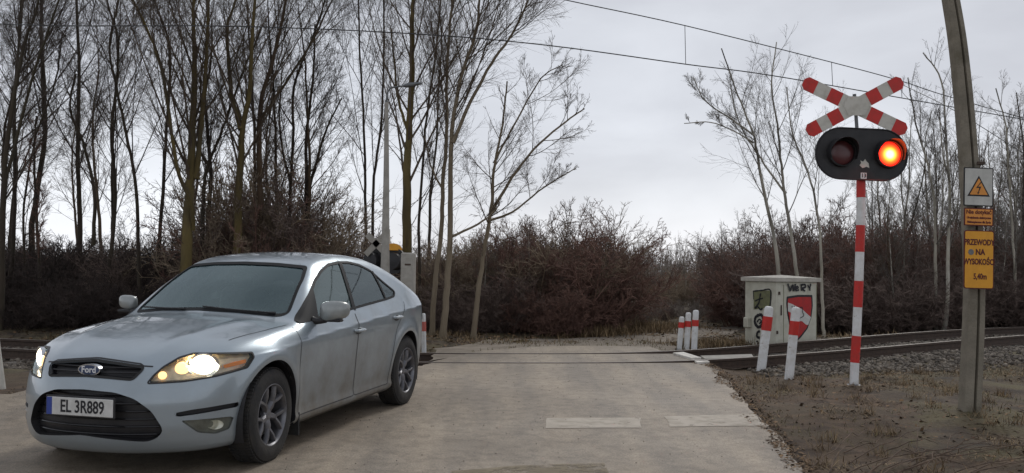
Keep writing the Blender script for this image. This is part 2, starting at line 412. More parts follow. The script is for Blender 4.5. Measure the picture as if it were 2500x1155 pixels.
# ------------------------------------------------------------------ railway line
rail_ctrl = [atz(60, 852, .03), atz(600, 879, .008), atz(1100, 885, .008), atz(1400, 886, .008), atz(1700, 883, .008), atz(1900, 868, .10), atz(2200, 843, .22), atz(2500, 817, .32)]
rail_ctrl = np.array(rail_ctrl)
ul = rail_ctrl[0] - rail_ctrl[1]; ul /= np.linalg.norm(ul); ur = rail_ctrl[-1] - rail_ctrl[-2]; ur /= np.linalg.norm(ur); ul[2] = ur[2] = 0
L0 = [rail_ctrl[0] + ul * d for d in (20, 9, 3.5)]; L1 = [rail_ctrl[-1] + ur * d + np.array([0, 0, .004 * d]) for d in (3, 7, 14, 30)]
ctl = np.vstack([L0, rail_ctrl, L1]); sl_ = np.r_[0, np.cumsum(np.linalg.norm(np.diff(ctl[:, :2], axis=0), axis=1))]
su = np.arange(0, sl_[-1], .35); near_rail = np.stack([np.interp(su, sl_, ctl[:, k]) for k in range(3)], 1)
for _ in range(14): near_rail[1:-1] = near_rail[1:-1] * .4 + (near_rail[:-2] + near_rail[2:]) * .3
def offset_line(P, d):
    T = np.gradient(P[:, :2], axis=0); T /= np.linalg.norm(T, axis=1)[:, None]
    Q = P.copy(); Q[:, 0] -= T[:, 1] * d; Q[:, 1] += T[:, 0] * d; return Q
far_rail = offset_line(near_rail, 1.5); centre_rail = offset_line(near_rail, .75)
def rail_info(x, y):
    """signed offset from near rail (positive = away from viewer), z of the rail there"""
    x = np.asarray(x, float).ravel(); y = np.asarray(y, float).ravel()
    P = near_rail; best = np.full(x.shape, 1e9); off = np.zeros(x.shape); zz = np.zeros(x.shape)
    for i in range(len(P) - 1):
        a = P[i]; b = P[i + 1]; e = (b - a)[:2]; L = e @ e
        t = np.clip(((x - a[0]) * e[0] + (y - a[1]) * e[1]) / L, 0, 1)
        dx = x - a[0] - t * e[0]; dy = y - a[1] - t * e[1]; d = np.hypot(dx, dy)
        cr = e[0] * dy - e[1] * dx; m = d < best
        best = np.where(m, d, best); off = np.where(m, np.sign(cr) * d, off); zz = np.where(m, a[2] + t * (b[2] - a[2]), zz)
    return off, zz
def H(x, y):
    x = np.asarray(x, float); y = np.asarray(y, float); sh = x.shape
    dr = dist_poly(x, y, road_poly)
    off, zr = rail_info(x, y); off = off.reshape(sh); zr = zr.reshape(sh)
    k = np.clip(dr / .8, 0, 1)
    base = ramp(x, y)
    n = .15 * vnoise(x, y, 1.6, 3) + .09 * vnoise(x, y, .5, 4) + .05 * vnoise(x, y, .24, 5)
    z = base - .012 + k * (n * .8 + .01)
    # track bed
    bed = zr - .17
    c = np.abs(off - .75); s = np.clip((3.3 - c) / 1.6, 0, 1); s = s * s * (3 - 2 * s)
    s2 = s * np.clip(dr / .5, 0, 1)
    z = z * (1 - s2) + (bed + .3 * n) * s2
    far = np.clip((y - 24) / 20, 0, 1)
    z = z + far * .5 * vnoise(x, y, 6, 8) + .4 * np.clip((-x - 6) / 12, 0, 1) * np.clip((y - 17) / 6, 0, 1)
    z = np.where(dr < 0, np.minimum(z, base - .03), z)
    return z
def Hs(x, y): return float(H(np.array([x]), np.array([y]))[0])

# ground sheet: fine near the viewer, coarse towards the horizon
def axis(lo, hi, step, far, fs=1.25):
    a = list(np.arange(lo, hi + 1e-6, step)); s = step
    while a[-1] < far: s *= fs; a.append(a[-1] + s)
    s = step
    while a[0] > -far: s *= fs; a.insert(0, a[0] - s)
    return np.array(a)
gx = axis(-14, 16, .11, 1500); gy = axis(2, 27, .11, 1500)
X, Y = np.meshgrid(gx, gy); Z = H(X, Y)
nx, ny = len(gx), len(gy)
ii = np.arange(nx * ny).reshape(ny, nx)
q = np.stack([ii[:-1, :-1], ii[:-1, 1:], ii[1:, 1:], ii[1:, :-1]], -1).reshape(-1, 4)
me = npmesh('ground', np.stack([X, Y, Z], -1).reshape(-1, 3), q, 4)
g = link('ground', me, [M['ground'], M['verge']]); tag(g, kind='structure')
cx = X.ravel()[q].mean(1); cy = Y.ravel()[q].mean(1)
nearv = (dist_poly(cx, cy, road_poly) + 1.2 * vnoise(cx, cy, .9, 21) + .5 * vnoise(cx, cy, .3, 22) < 1.5) & (cy < 26)
me.polygons.foreach_set('material_index', nearv.astype(np.int32))

def sheet(name, poly, z0, m, kind='structure', parent=None, step=.35):
    poly = [tuple(map(float, p)) for p in poly]
    pts = [Vector(p) for p in poly]; P = np.array(poly)
    xs = np.arange(P[:, 0].min(), P[:, 0].max(), step); ys = np.arange(P[:, 1].min(), P[:, 1].max(), step)
    A, B = np.meshgrid(xs, ys); d = dist_poly(A.ravel(), B.ravel(), P)
    pts += [Vector((a, b)) for a, b, dd in zip(A.ravel(), B.ravel(), d) if dd < -step * .4]
    vs, _, fs, *_ = delaunay_2d_cdt(pts, [], [list(range(len(poly)))], 1, 1e-5)
    V = np.array([(v.x, v.y) for v in vs]); z = ramp(V[:, 0], V[:, 1]) + z0
    me = bpy.data.meshes.new(name); me.from_pydata([(a, b, float(c)) for (a, b), c in zip(V, z)], [], [tuple(f) for f in fs])
    o = link(name, me, m, parent)
    if kind: o['kind'] = kind
    return o
def jag(poly, amp=.035, step=.12):
    P = np.array(poly, float); out = []
    for i in range(len(P)):
        a = P[i]; b = P[(i + 1) % len(P)]; L = np.linalg.norm(b - a); n = max(1, min(60, int(L / step)))
        nrm = np.array([-(b - a)[1], (b - a)[0]]) / (L + 1e-9)
        for k in range(n):
            p = a + (b - a) * k / n
            w = amp * (vnoise(np.array([p[0]]), np.array([p[1]]), .5, 31)[0] * 3 + vnoise(np.array([p[0]]), np.array([p[1]]), .17, 32)[0] * 1.5)
            out.append(p + nrm * w)
    return out
# rounded right edge
re = catmull(np.array([far_edge[-1]] + right_edge + [(2.45, 4.6), (2.6, 2.5)]), 6)
rp = [(-30, 10.8), (-14, 9.7)] + left_edge + far_edge + list(re[1:]) + [(2.8, -6), (-30, -6)]
sheet('road', jag(rp), 0.0, M['asphalt'])
# gravel lane running off to the right beyond the crossing
lane = [G(*p)[:2] for p in [(1180, 858), (1300, 845), (1590, 846), (1650, 864), (1640, 835), (1790, 816), (1900, 800), (1900, 792), (1700, 800), (1560, 815), (1400, 826), (1200, 832), (1060, 850), (1050, 880)]]
M['lane'] = mat('dirt_lane', (.27, .23, .185), (.18, .15, .115), .95, 2.5, 9, .6, 40)
V = sheet('dirt_path', jag(lane, .05, .25), .0, M['lane'])
vv = np.array([v.co for v in V.data.vertices]); vv[:, 2] = np.maximum(H(vv[:, 0], vv[:, 1]), vv[:, 2] - .02) + .012
V.data.vertices.foreach_set('co', vv.astype(np.float32).ravel())

# painted stop line (two worn dashes) and the pale seam at the bottom of the view
def marking(pix, m, z=.004, label=None, am=.012):
    p = [G(*q)[:2] for q in pix]
    return sheet('road_marking', jag(p, am, .08), z, m, step=.15)
marking([(1335, 1022), (1565, 1020), (1568, 1046), (1330, 1046)], M['stripe'])
marking([(1620, 1017), (1845, 1012), (1868, 1040), (1634, 1043)], M['stripe'])
M['patch'] = mat('asphalt_patch', (.20, .165, .11), (.27, .225, .155), .9, 5, 8, .3, 60); worn(M['patch'], .44)
sheet('asphalt_patch', jag([G(*q)[:2] for q in [(1100, 1150), (1275, 1137), (1470, 1132), (1490, 1180), (1100, 1200)]], .02, .1), .005, M['patch'])
# crossing: flangeway grooves in the roadway and white-edged slabs at its end
mb = MB()
for P, gw in ((near_rail, .05), (far_rail, .012)):
    seg = [p for p in P if dist_poly(np.array([p[0]]), np.array([p[1]]), road_poly)[0] < .1]
    for a, b in zip(seg[:-1], seg[1:]):
        t = (b - a)[:2]; t = t / np.linalg.norm(t); n_ = np.array([-t[1], t[0]])
        q4 = [a[:2] - n_ * .02, b[:2] - n_ * .02, b[:2] + n_ * gw, a[:2] + n_ * gw]
        mb.add([(p[0], p[1], .004) for p in q4], [(0, 1, 2, 3)])
M['groove'] = mat('groove', (.085, .07, .055), (.15, .125, .10), .9, 10)
tag(mb.build('flangeway', M['groove']), kind='structure')
# ------------------------------------------------------------------ rails and sleepers
track = empty('railway_track', near_rail[50])
tag(track, 'single railway track with dark rusty rails crossing the road behind the signal', 'railway track')
def world_child(o, root):
    o.parent = root; o.matrix_parent_inverse = Matrix.Translation(-root.location)
prof = [(-.07, -.155), (.07, -.155), (.07, -.14), (.012, -.12), (.012, -.045), (.036, -.035), (.036, 0), (-.036, 0), (-.036, -.035), (-.012, -.045), (-.012, -.12), (-.07, -.14)]
for P in (near_rail, far_rail):
    mb = MB(); T = np.gradient(P[:, :2], axis=0); T /= np.linalg.norm(T, axis=1)[:, None]; n = len(prof); V = []; Fs = []
    for p, t in zip(P, T):
        for a, b in prof: V.append((p[0] - t[1] * a, p[1] + t[0] * a, p[2] + b))
    for i in range(len(P) - 1):
        for k in range(n): Fs.append((i * n + k, i * n + (k + 1) % n, (i + 1) * n + (k + 1) % n, (i + 1) * n + k))
    mb.add(V, Fs); mb.mi = [1 if (j % n) == 6 else 0 for j in range(len(Fs))]
    o = mb.build('rail', [M['rail_side'], M['rail_top']]); world_child(o, track)
seglen = np.r_[0, np.cumsum(np.linalg.norm(np.diff(centre_rail, axis=0), axis=1))]
sleep_me = None; ns = 0
for s_ in np.arange(.3, seglen[-1] - 1, .62):
    p = np.array([np.interp(s_, seglen, centre_rail[:, k]) for k in range(3)]); p2 = np.array([np.interp(s_ + .1, seglen, centre_rail[:, k]) for k in range(3)])
    if dist_poly(np.array([p[0]]), np.array([p[1]]), road_poly)[0] < .35 or not (-9.5 < p[0] < 17): continue
    if sleep_me is None:
        mb = MB(); mb.box((0, 0, 0), (.25, 2.5, .16), bev=.02); o = mb.build('sleeper', M['sleeper']); sleep_me = o.data
    else: o = bpy.data.objects.new('sleeper', sleep_me); col.objects.link(o)
    o.location = (p[0] - track.location[0], p[1] - track.location[1], p[2] - .245 - track.location[2])
    o.rotation_euler = (0, 0, math.atan2(p2[1] - p[1], p2[0] - p[0])); o.parent = track; ns += 1
    if ns >= 60: break
# concrete crossing slab end, white edged
def slab(pix, z, h, m, label):
    p = [G(*q) for q in pix]; c = np.mean(p, axis=0); mb = MB(); n = len(p)
    V = [(a[0] - c[0], a[1] - c[1], z) for a in p] + [(a[0] - c[0], a[1] - c[1], z + h) for a in p]
    mb.add(V, [tuple(range(n, 2 * n))] + [(i, (i + 1) % n, n + (i + 1) % n, n + i) for i in range(n)])
    o = mb.build('edge_slab', m); o.location = (c[0], c[1], 0); tag(o, label, 'slab'); return o
slab([(1643, 866), (1668, 864), (1712, 878), (1688, 879)], -.02, .055, M['brightstripe'], 'white painted slab beyond the near rail at the end of the crossing')
slab([(1692, 883), (1722, 882), (1732, 887), (1702, 889)], -.02, .05, M['brightstripe'], 'small white painted slab in front of the near rail at the road edge')
slab([(1710, 872), (1835, 868), (1840, 876), (1722, 880)], -.03, .055, M['concrete_light'], 'pale concrete slab between the rails beside the white slabs')

# ------------------------------------------------------------------ scattered stuff
t_ = (1 + 5 ** .5) / 2
ICO = np.array([(-1, t_, 0), (1, t_, 0), (-1, -t_, 0), (1, -t_, 0), (0, -1, t_), (0, 1, t_), (0, -1, -t_), (0, 1, -t_), (t_, 0, -1), (t_, 0, 1), (-t_, 0, -1), (-t_, 0, 1)], float)
ICO /= np.linalg.norm(ICO[0])
ICF = np.array([(0, 11, 5), (0, 5, 1), (0, 1, 7), (0, 7, 10), (0, 10, 11), (1, 5, 9), (5, 11, 4), (11, 10, 2), (10, 7, 6), (7, 1, 8), (3, 9, 4), (3, 4, 2), (3, 2, 6), (3, 6, 8), (3, 8, 9), (4, 9, 5), (2, 4, 11), (6, 2, 10), (8, 6, 7), (9, 8, 1)])
def rotmats(n):
    q = rng.normal(size=(n, 4)); q /= np.linalg.norm(q, axis=1)[:, None]; a, b, c, d = q.T
    return np.stack([np.stack([a*a+b*b-c*c-d*d, 2*(b*c-a*d), 2*(b*d+a*c)], -1), np.stack([2*(b*c+a*d), a*a-b*b+c*c-d*d, 2*(c*d-a*b)], -1), np.stack([2*(b*d-a*c), 2*(c*d+a*b), a*a-b*b-c*c+d*d], -1)], 1)
def stones(name, x, y, size, m, sink=.25):
    n = len(x); z = H(x, y); S = size * rng.uniform(.6, 1.35, (n, 1)) * rng.uniform(.6, 1.2, (n, 3))
    V = ICO[None] * S[:, None, :] * rng.uniform(.75, 1.2, (n, 12, 1)); V = np.einsum('nij,nkj->nki', rotmats(n), V)
    V += np.stack([x, y, z + size * sink], -1)[:, None]
    Fi = ICF[None] + (np.arange(n) * 12)[:, None, None]
    o = link(name, npmesh(name, V.reshape(-1, 3), Fi.reshape(-1, 3), 3), m, smooth=False); tag(o, kind='stuff'); return o
def along(n, x0, x1, o0, o1):
    """random points along the near rail: x range, offset range (negative = viewer's side)"""
    P = near_rail; m = (P[:, 0] > x0) & (P[:, 0] < x1); P = P[m]; T = np.gradient(P[:, :2], axis=0); T /= np.linalg.norm(T, axis=1)[:, None]
    s = rng.uniform(0, len(P) - 1.001, n); i = s.astype(int); f = s - i; b = P[i] * (1 - f)[:, None] + P[i + 1] * f[:, None]; d = rng.uniform(o0, o1, n)
    return b[:, 0] - T[i, 1] * d, b[:, 1] + T[i, 0] * d
x, y = along(15000, 3.3, 17, -2.0, 2.6); k = (dist_poly(x, y, road_poly) > .55 + .5 * rng.random(len(x)))
off, _ = rail_info(x, y); k &= (off > -1.75 + 1.1 * vnoise(x, y, .8, 12)); 
a = stones('gravel', x[k], y[k], .033, M['stone']); a['label'] = 'grey brown track ballast stones right of the road'
x, y = along(4500, -12, -2, -1.9, 2.4); k = dist_poly(x, y, road_poly) > .1
a = stones('gravel', x[k], y[k], .036, M['stone']); a['label'] = 'track ballast stones left of the road'
# pebbles and crumbs along the road edge
x = rng.uniform(-6, 9, 60000); y = rng.uniform(4.5, 20, 60000); d = dist_poly(x, y, road_poly); k = (d > -.35) & (d < .9) & (rng.random(60000) < np.exp(-np.abs(d - .02) * 7))
stones('gravel', x[k], y[k], .011, M['crumb'], .3)['label'] = 'small pebbles crumbling off the road edge'

def blades(name, x, y, length, width, m, flat=.5, z0=None):
    n = len(x); z = (H(x, y) if z0 is None else z0) - .005
    az = rng.uniform(0, 2 * math.pi, n); el = np.clip(rng.normal(flat, .3, n), .03, 1.45); L = length * rng.uniform(.5, 1.4, n)
    dx, dy, dz = np.cos(az) * np.cos(el), np.sin(az) * np.cos(el), np.sin(el)
    b = np.stack([x, y, z], -1); d = np.stack([dx, dy, dz], -1); s = np.stack([-np.sin(az), np.cos(az), 0 * az], -1) * (width * rng.uniform(.6, 1.4, n))[:, None] / 2
    p1 = b + d * (L * .55)[:, None]; p2 = b + d * L[:, None] - np.array([0, 0, 1]) * (L * .22 * np.cos(el))[:, None]; p2[:, 2] = np.maximum(p2[:, 2], z + .004)
    V = np.stack([b - s, b + s, p1 + s * .8, p1 - s * .8, p2], 1).reshape(-1, 3); o5 = (np.arange(n) * 5)[:, None]
    T = np.concatenate([np.array([[0, 1, 2]]) + o5, np.array([[0, 2, 3]]) + o5, np.array([[3, 2, 4]]) + o5])
    o = link(name, npmesh(name, V, T, 3), m, smooth=False); tag(o, kind='stuff'); return o
def verge_pts(n, x0, x1, y0, y1, f):
    x = rng.uniform(x0, x1, n); y = rng.uniform(y0, y1, n); d = dist_poly(x, y, road_poly); off, _ = rail_info(x, y)
    k = f(x, y, d, off); return x[k], y[k]
ok = lambda x, y, d, off: (d > .06) & (off < -1.5 + vnoise(x, y, .7, 41)) & (vnoise(x, y, .55, 42) + vnoise(x, y, 1.7, 43) > -.12)
x, y = verge_pts(60000, 1.8, 9, 4.5, 14.5, ok); blades('dry_grass', x, y, .10, .006, M['straw'], .28)['label'] = 'matted dead grass on the near right verge'
x, y = verge_pts(16000, 1.8, 9, 4.5, 14.5, lambda x, y, d, off: (d > .03) & (off < -1.3) & (vnoise(x, y, .8, 44) > .05)); blades('dry_grass', x, y, .075, .005, M['greengrass'], .6)['label'] = 'thin green and olive grass in the near right verge'
x, y = verge_pts(14000, 1.8, 9, 4.5, 14.5, lambda x, y, d, off: (d > .0) & (off < -.8) & (vnoise(x, y, .9, 46) > -.15)); blades('fallen_leaves', x, y, .05, .035, M['litter'], .15)['label'] = 'brown fallen leaves on the near right verge'
# loose grit on the carriageway
x = rng.uniform(-5.5, 4.2, 5000); y = 4.4 + 12.5 * rng.random(5000) ** 1.3; k = (dist_poly(x, y, road_poly) < -.05) & (rng.random(5000) < .2 + .9 * (vnoise(x, y, 1.3, 91) + .3)); x, y = x[k], y[k]
n_ = len(x); S_ = .0030 * rng.uniform(.5, 1.9, (n_, 1)) * rng.uniform(.6, 1.2, (n_, 3)); V_ = np.einsum('nij,nkj->nki', rotmats(n_), ICO[None] * S_[:, None, :]) + np.stack([x, y, ramp(x, y) + .003], -1)[:, None]
o = link('gravel', npmesh('gravel', V_.reshape(-1, 3), (ICF[None] + (np.arange(n_) * 12)[:, None, None]).reshape(-1, 3), 3), M['grit'], smooth=False); tag(o, 'loose grit scattered over the road surface', kind='stuff')
# rough tufts
cx_, cy_ = verge_pts(900, 1.9, 8, 5, 13.5, lambda x, y, d, off: (d > .15) & (off < -1.6)); cx_, cy_ = cx_[:120], cy_[:120]
x = np.repeat(cx_, 46) + rng.normal(0, .05, 46 * len(cx_)); y = np.repeat(cy_, 46) + rng.normal(0, .05, 46 * len(cx_)); blades('dry_grass', x, y, .14, .005, M['straw'], .85)['label'] = 'rough dead grass tufts on the near right verge'
# soil and litter drifting over the road edge
x = rng.uniform(1.2, 4.2, 60000); y = rng.uniform(4.5, 15, 60000); d = dist_poly(x, y, road_poly); k = (d > -.10 + .25 * vnoise(x, y, .4, 71)) & (rng.random(60000) < .6) & (d < .12); blades('fallen_leaves', x[k], y[k], .035, .02, M['litter'], .1, z0=ramp(x[k], y[k]) + .006)['label'] = 'soil crumbs and leaf bits over the right road edge'
# beyond the crossing
x, y = verge_pts(50000, -9, 12, 15.5, 25, lambda x, y, d, off: (d > .1) & (off > 2.6) & (vnoise(x, y, .9, 47) + vnoise(x, y, 2.2, 48) > .0)); blades('dry_grass', x, y, .16, .012, M['straw'], .6)['label'] = 'straw coloured grass beyond the crossing'
x, y = verge_pts(9000, -3, 4, 15.5, 19, lambda x, y, d, off: (d > .02) & (d < 1.2) & (off > 1.8)); blades('dry_grass', x, y, .08, .01, M['greengrass'], .8)['label'] = 'short green grass along the far road edge'
x, y = verge_pts(60000, -14, 18, 17, 30, lambda x, y, d, off: (d > .6) & (off > 2.6)); blades('fallen_leaves', x, y, .08, .06, M['litter'], .2)['label'] = 'brown leaf litter under the trees'
# ================================================================== THE CAR (implicit body, panels cut from it)
CX, CY, CYAW, CPIT, CZ = -2.282, 8.60, .2568, .020, -.034
SX, SY, SZ = .965, 1.0, 1.04
CAR = empty('parked_car'); CAR.name = 'hatchback_car'
tag(CAR, 'silver blue five-door hatchback driving towards the viewer with headlights on and dusty lower doors', 'car')
CAR.location = (CX, CY, CZ); CAR.rotation_euler = (0, CPIT, math.atan2(-math.cos(CYAW), -math.sin(CYAW)))
CAR.scale = (SX, SY, SZ)
CMAT = np.array(Matrix.Translation((CX, CY, CZ)) @ Euler((0, CPIT, math.atan2(-math.cos(CYAW), -math.sin(CYAW)))).to_matrix().to_4x4() @ Matrix.Diagonal((SX, SY, SZ, 1)))
CINV = np.linalg.inv(CMAT)
def table(keys, sig=.04):
    k = sorted(keys); xs = np.linspace(-2.8, 2.8, 1121); y = np.interp(xs, [a for a, _ in k], [b for _, b in k])
    w_ = int(sig * 4 / .005); g_ = np.exp(-.5 * (np.arange(-w_, w_ + 1) * .005 / sig) ** 2); g_ /= g_.sum()
    y = np.convolve(np.pad(y, w_, mode='edge'), g_, 'valid'); return lambda v: np.interp(v, xs, y)
T0 = table([(2.6, .60), (2.42, .68), (2.36, .735), (2.28, .79), (2.15, .84), (2.0, .885), (1.8, .93), (1.5, .975), (1.2, 1.005), (1.03, 1.02), (.98, 1.04), (.9, 1.085), (.6, 1.25), (.3, 1.39), (.18, 1.43), (.05, 1.455),
            (-.1, 1.472), (-.4, 1.492), (-.7, 1.49), (-1.0, 1.465), (-1.3, 1.405), (-1.6, 1.315), (-1.9, 1.21), (-2.05, 1.155), (-2.2, 1.11), (-2.3, 1.085), (-2.6, 1.0)], .045)
WT = table([(2.6, .70), (2.3, .74), (2.0, .81), (1.7, .88), (1.425, .922), (1.0, .917), (.4, .915), (-.4, .92), (-1.0, .925), (-1.425, .93), (-1.8, .91), (-2.1, .875), (-2.4, .83)], .12)
ZC = table([(2.0, .76), (1.3, .80), (.8, .835), (-.2, .885), (-1.2, .935), (-2.1, .975)], .2)
ZB = table([(2.0, .93), (1.0, .965), (.3, .985), (-.5, 1.02), (-1.2, 1.06), (-2.0, 1.09)], .2)
CC = table([(2.3, .10), (1.5, .13), (1.05, .12), (.8, .10), (0, .09), (-1, .10), (-2, .12)], .1)
AA = table([(2.4, 0), (1.15, 0), (.9, .30), (.2, .22), (-.3, 0), (-1.2, -.10), (-2, -.2), (-2.4, -.1)], .1)
VF = table([(.10, .16), (.17, .10), (.25, .03), (.35, 0), (.52, 0), (.60, .02), (.68, .05), (.75, .10), (.82, .18), (.9, .36), (1.2, 1.2)], .02)
VR = table([(.15, .10), (.25, .04), (.4, 0), (.6, 0), (.72, .03), (.95, .10), (1.05, .13), (1.2, .3)], .03)
def smax(a, b, k):
    h = np.maximum(k - np.abs(a - b), 0) / k; return np.maximum(a, b) + h * h * k * .25
WR, ARC = .335, .392
def f(x, y, z):
    ay = np.abs(y); W = WT(x); zc = ZC(x); zb = ZB(x)
    lo_ = np.clip(zc - z, 0, 1)
    w1 = W - .060 * (lo_ / .6) ** 1.6 + .022 * np.exp(-((z - .24) / .05) ** 2) * (np.abs(x) < 1.05) - .35 * np.clip(.22 - z, 0, 1)
    w2 = W - .004 - (np.minimum(z, zb) - zc) * .50
    ex = np.clip(z - zb, 0, 2)
    w3 = w2 - .52 * ex - .22 * ex * ex
    t = np.clip((z - zc + .012) / .024, 0, 1); t = t * t * (3 - 2 * t)
    w = w1 * (1 - t) + w3 * t
    for xa in (1.425, -1.425):
        r_ = np.hypot(x - xa, z - .335); w = w + .022 * np.exp(-((r_ - .42) / .07) ** 2) * np.clip((z - .16) / .1, 0, 1) * (z < .95)
    side = (ay - w) * .95
    xx = x + AA(x) * y * y
    dT = (T0(xx + .02) - T0(xx - .02)) / .04
    top = (z - (T0(xx) - CC(x) * y * y)) / np.sqrt(1 + dT * dT)
    # bonnet: raised shoulders running back from the grille
    top = top - .012 * np.exp(-((ay - (.36 + .16 * (2.2 - x))) / .07) ** 2) * np.clip((x - 1.0) / .25, 0, 1)
    u_ = ay / .9
    fr = (x - (2.40 - .54 * u_ ** 2.4 - VF(z))) / np.sqrt(1 + (1.25 * u_ ** 1.8) ** 2) * .85
    rr = ((-2.33 + .26 * u_ ** 3 + VR(z)) - x) / np.sqrt(1 + (.8 * u_ ** 2) ** 2)
    bt = .175 + .03 * np.clip((np.abs(x) - .9), 0, 1) * 0 - z
    a = smax(side, top, .075); a = smax(a, fr, .09); a = smax(a, rr, .10); return smax(a, bt, .05)
def grad(P):
    e_ = 1.5e-3; g_ = np.stack([f(*(P + d).T) - f(*(P - d).T) for d in np.eye(3) * e_], 1); return g_ / (np.linalg.norm(g_, axis=1)[:, None] + 1e-12)
def march(O, D, t0, t1, n=90, outward=False):
    """first crossing into the body (or out of it) along O + t D"""
    O = np.atleast_2d(O); D = np.atleast_2d(D); ts = np.linspace(t0, t1, n)
    P = O[:, None] + D[:, None] * ts[None, :, None]; v = f(P[..., 0], P[..., 1], P[..., 2])
    c = v > 0 if outward else v < 0; hit = c.any(1); k = np.where(hit, c.argmax(1), n - 1); k = np.maximum(k, 1)
    a = ts[k - 1].copy(); b = ts[k].copy()
    for _ in range(22):
        m_ = (a + b) / 2; v = f(*(O + D * m_[:, None]).T); s_ = (v > 0) if outward else (v < 0); b = np.where(s_, m_, b); a = np.where(s_, a, m_)
    return O + D * b[:, None], hit
def proj(th, tz):            # points on the body seen along direction th (0 front, 90 left flank), coordinates (t, z)
    tz = np.asarray(tz, float); d = np.array([math.cos(th), math.sin(th), 0]); T = np.array([-math.sin(th), math.cos(th), 0])
    O = tz[:, :1] * T + d * 2.9 + np.c_[np.zeros((len(tz), 2)), tz[:, 1]]
    P, hit = march(O, np.broadcast_to(-d, O.shape), 0, 3.2, 200); return P
def tzc(th, P): return np.stack([-math.sin(th) * P[:, 0] + math.cos(th) * P[:, 1], P[:, 2]], 1)
def trace(px, th):           # outline points picked in the photo, dropped onto the car's own surface
    O = CINV @ np.array([0, 0, HC, 1]); out = []
    for p in px:
        d = CINV[:3, :3] @ ray(*p); d = d / np.linalg.norm(d); P, h = march(O[:3], d, 3.0, 12, 700); out.append(P[0])
    return tzc(th, np.array(out))
def mir(th, P): P = np.array(P)[::-1].copy(); P[:, 0] *= -1; return -th, P
def resamp(P, step=.015, closed=True):
    P = np.array(P, float); out = []; n = len(P)
    for i in range(n if closed else n - 1):
        a = P[i]; b = P[(i + 1) % n]; k = max(1, int(np.linalg.norm(b - a) / step)); out += [a + (b - a) * j / k for j in range(k)]
    if not closed: out.append(P[-1])
    return np.array(out)
def rnd(P, r=.03, closed=True, k=5):       # round the corners of an outline
    P = np.array(P, float); n = len(P); out = []
    for i in range(n):
        a, b, c = P[i - 1], P[i], P[(i + 1) % n]; r1 = min(r, np.linalg.norm(a - b) * .45); r2 = min(r, np.linalg.norm(c - b) * .45)
        p = b + (a - b) / np.linalg.norm(a - b) * r1; q_ = b + (c - b) / np.linalg.norm(c - b) * r2
        for t in np.linspace(0, 1, k): out.append((1 - t) ** 2 * p + 2 * t * (1 - t) * b + t * t * q_)
    return np.array(out)
def fill2(P, step=.03):
    P = np.array(P); xs = np.arange(P[:, 0].min(), P[:, 0].max(), step); ys = np.arange(P[:, 1].min(), P[:, 1].max(), step)
    pts = [Vector(p) for p in P]
    if len(xs) and len(ys):
        A, B = np.meshgrid(xs, ys); d = dist_poly(A.ravel(), B.ravel(), P); pts += [Vector((a, b)) for a, b, dd in zip(A.ravel(), B.ravel(), d) if dd < -step * .45]
    vs, _, fs, *_ = delaunay_2d_cdt(pts, [], [list(range(len(P)))], 1, 1e-6); return np.array([(v.x, v.y) for v in vs]), [tuple(t) for t in fs]
def ccw(P):
    P = np.array(P, float); a = (P[:, 0] * np.roll(P[:, 1], -1) - np.roll(P[:, 0], -1) * P[:, 1]).sum(); return P if a > 0 else P[::-1].copy()
def setn(me, Nn):
    me.normals_split_custom_set_from_vertices([tuple(v) for v in Nn])
def patch(name, th, poly, m, off=.003, parent=None, step=.03, smoothn=True):
    P = ccw(resamp(poly, .02)); v2, fs = fill2(P, step); Q = proj(th, v2); n_ = grad(Q); Q = Q + n_ * off
    me = bpy.data.meshes.new(name); me.from_pydata([tuple(p) for p in Q], [], fs); o = link(name, me, m, parent or CAR)
    if smoothn: setn(me, n_)
    return o
def strip(mbx, th, line, w_, off=.0035, closed=False, inner=None):
    """ribbon of width w_ lying on the body along a (t,z) line"""
    P = resamp(line, .02, closed); T = (np.roll(P, -1, 0) - np.roll(P, 1, 0)) if closed else np.gradient(P, axis=0)
    T /= np.linalg.norm(T, axis=1)[:, None] + 1e-9; nn = np.stack([-T[:, 1], T[:, 0]], 1); a, b = (w_ / 2, -w_ / 2) if inner is None else inner
    A = proj(th, P + nn * a); B = proj(th, P + nn * b); A = A + grad(A) * off; B = B + grad(B) * off; n = len(P)
    mbx.add(np.vstack([A, B]), [(i, (i + 1) % n, n + (i + 1) % n, n + i) for i in range(n if closed else n - 1)])
def mirpts(V): V = np.array(V, float).copy(); V[:, 1] *= -1; return V
def add_mirror(mbx):
    n = len(mbx.v); Fs = list(mbx.f); mi = list(mbx.mi); V = mirpts(mbx.v); mbx.v += [tuple(p) for p in V]; mbx.f += [tuple(i + n for i in f_[::-1]) for f_ in Fs]; mbx.mi += mi

L90 = R(90)
# ---- outlines (picked in the photo, on the car's surface)
DLO = rnd(trace([(724, 789), (745, 737), (768, 684), (783, 661), (800, 646), (826, 640), (850, 640), (878, 647), (905, 661), (935, 688), (964, 712), (962, 724), (944, 731), (900, 743), (848, 758), (790, 773)], L90), .03)
# keep the outline within the greenhouse
WS = trace([(302, 747), (345, 706), (395, 668), (447, 647), (540, 643), (650, 644), (748, 652), (735, 690), (718, 728), (700, 760), (690, 766), (600, 761), (450, 752)], 0.0)
cpx = (WS[:, 0].max() + WS[:, 0].min()) / 2
print('DLO', np.round(DLO[::6], 2).tolist()); print('WS', np.round(WS, 2).tolist())
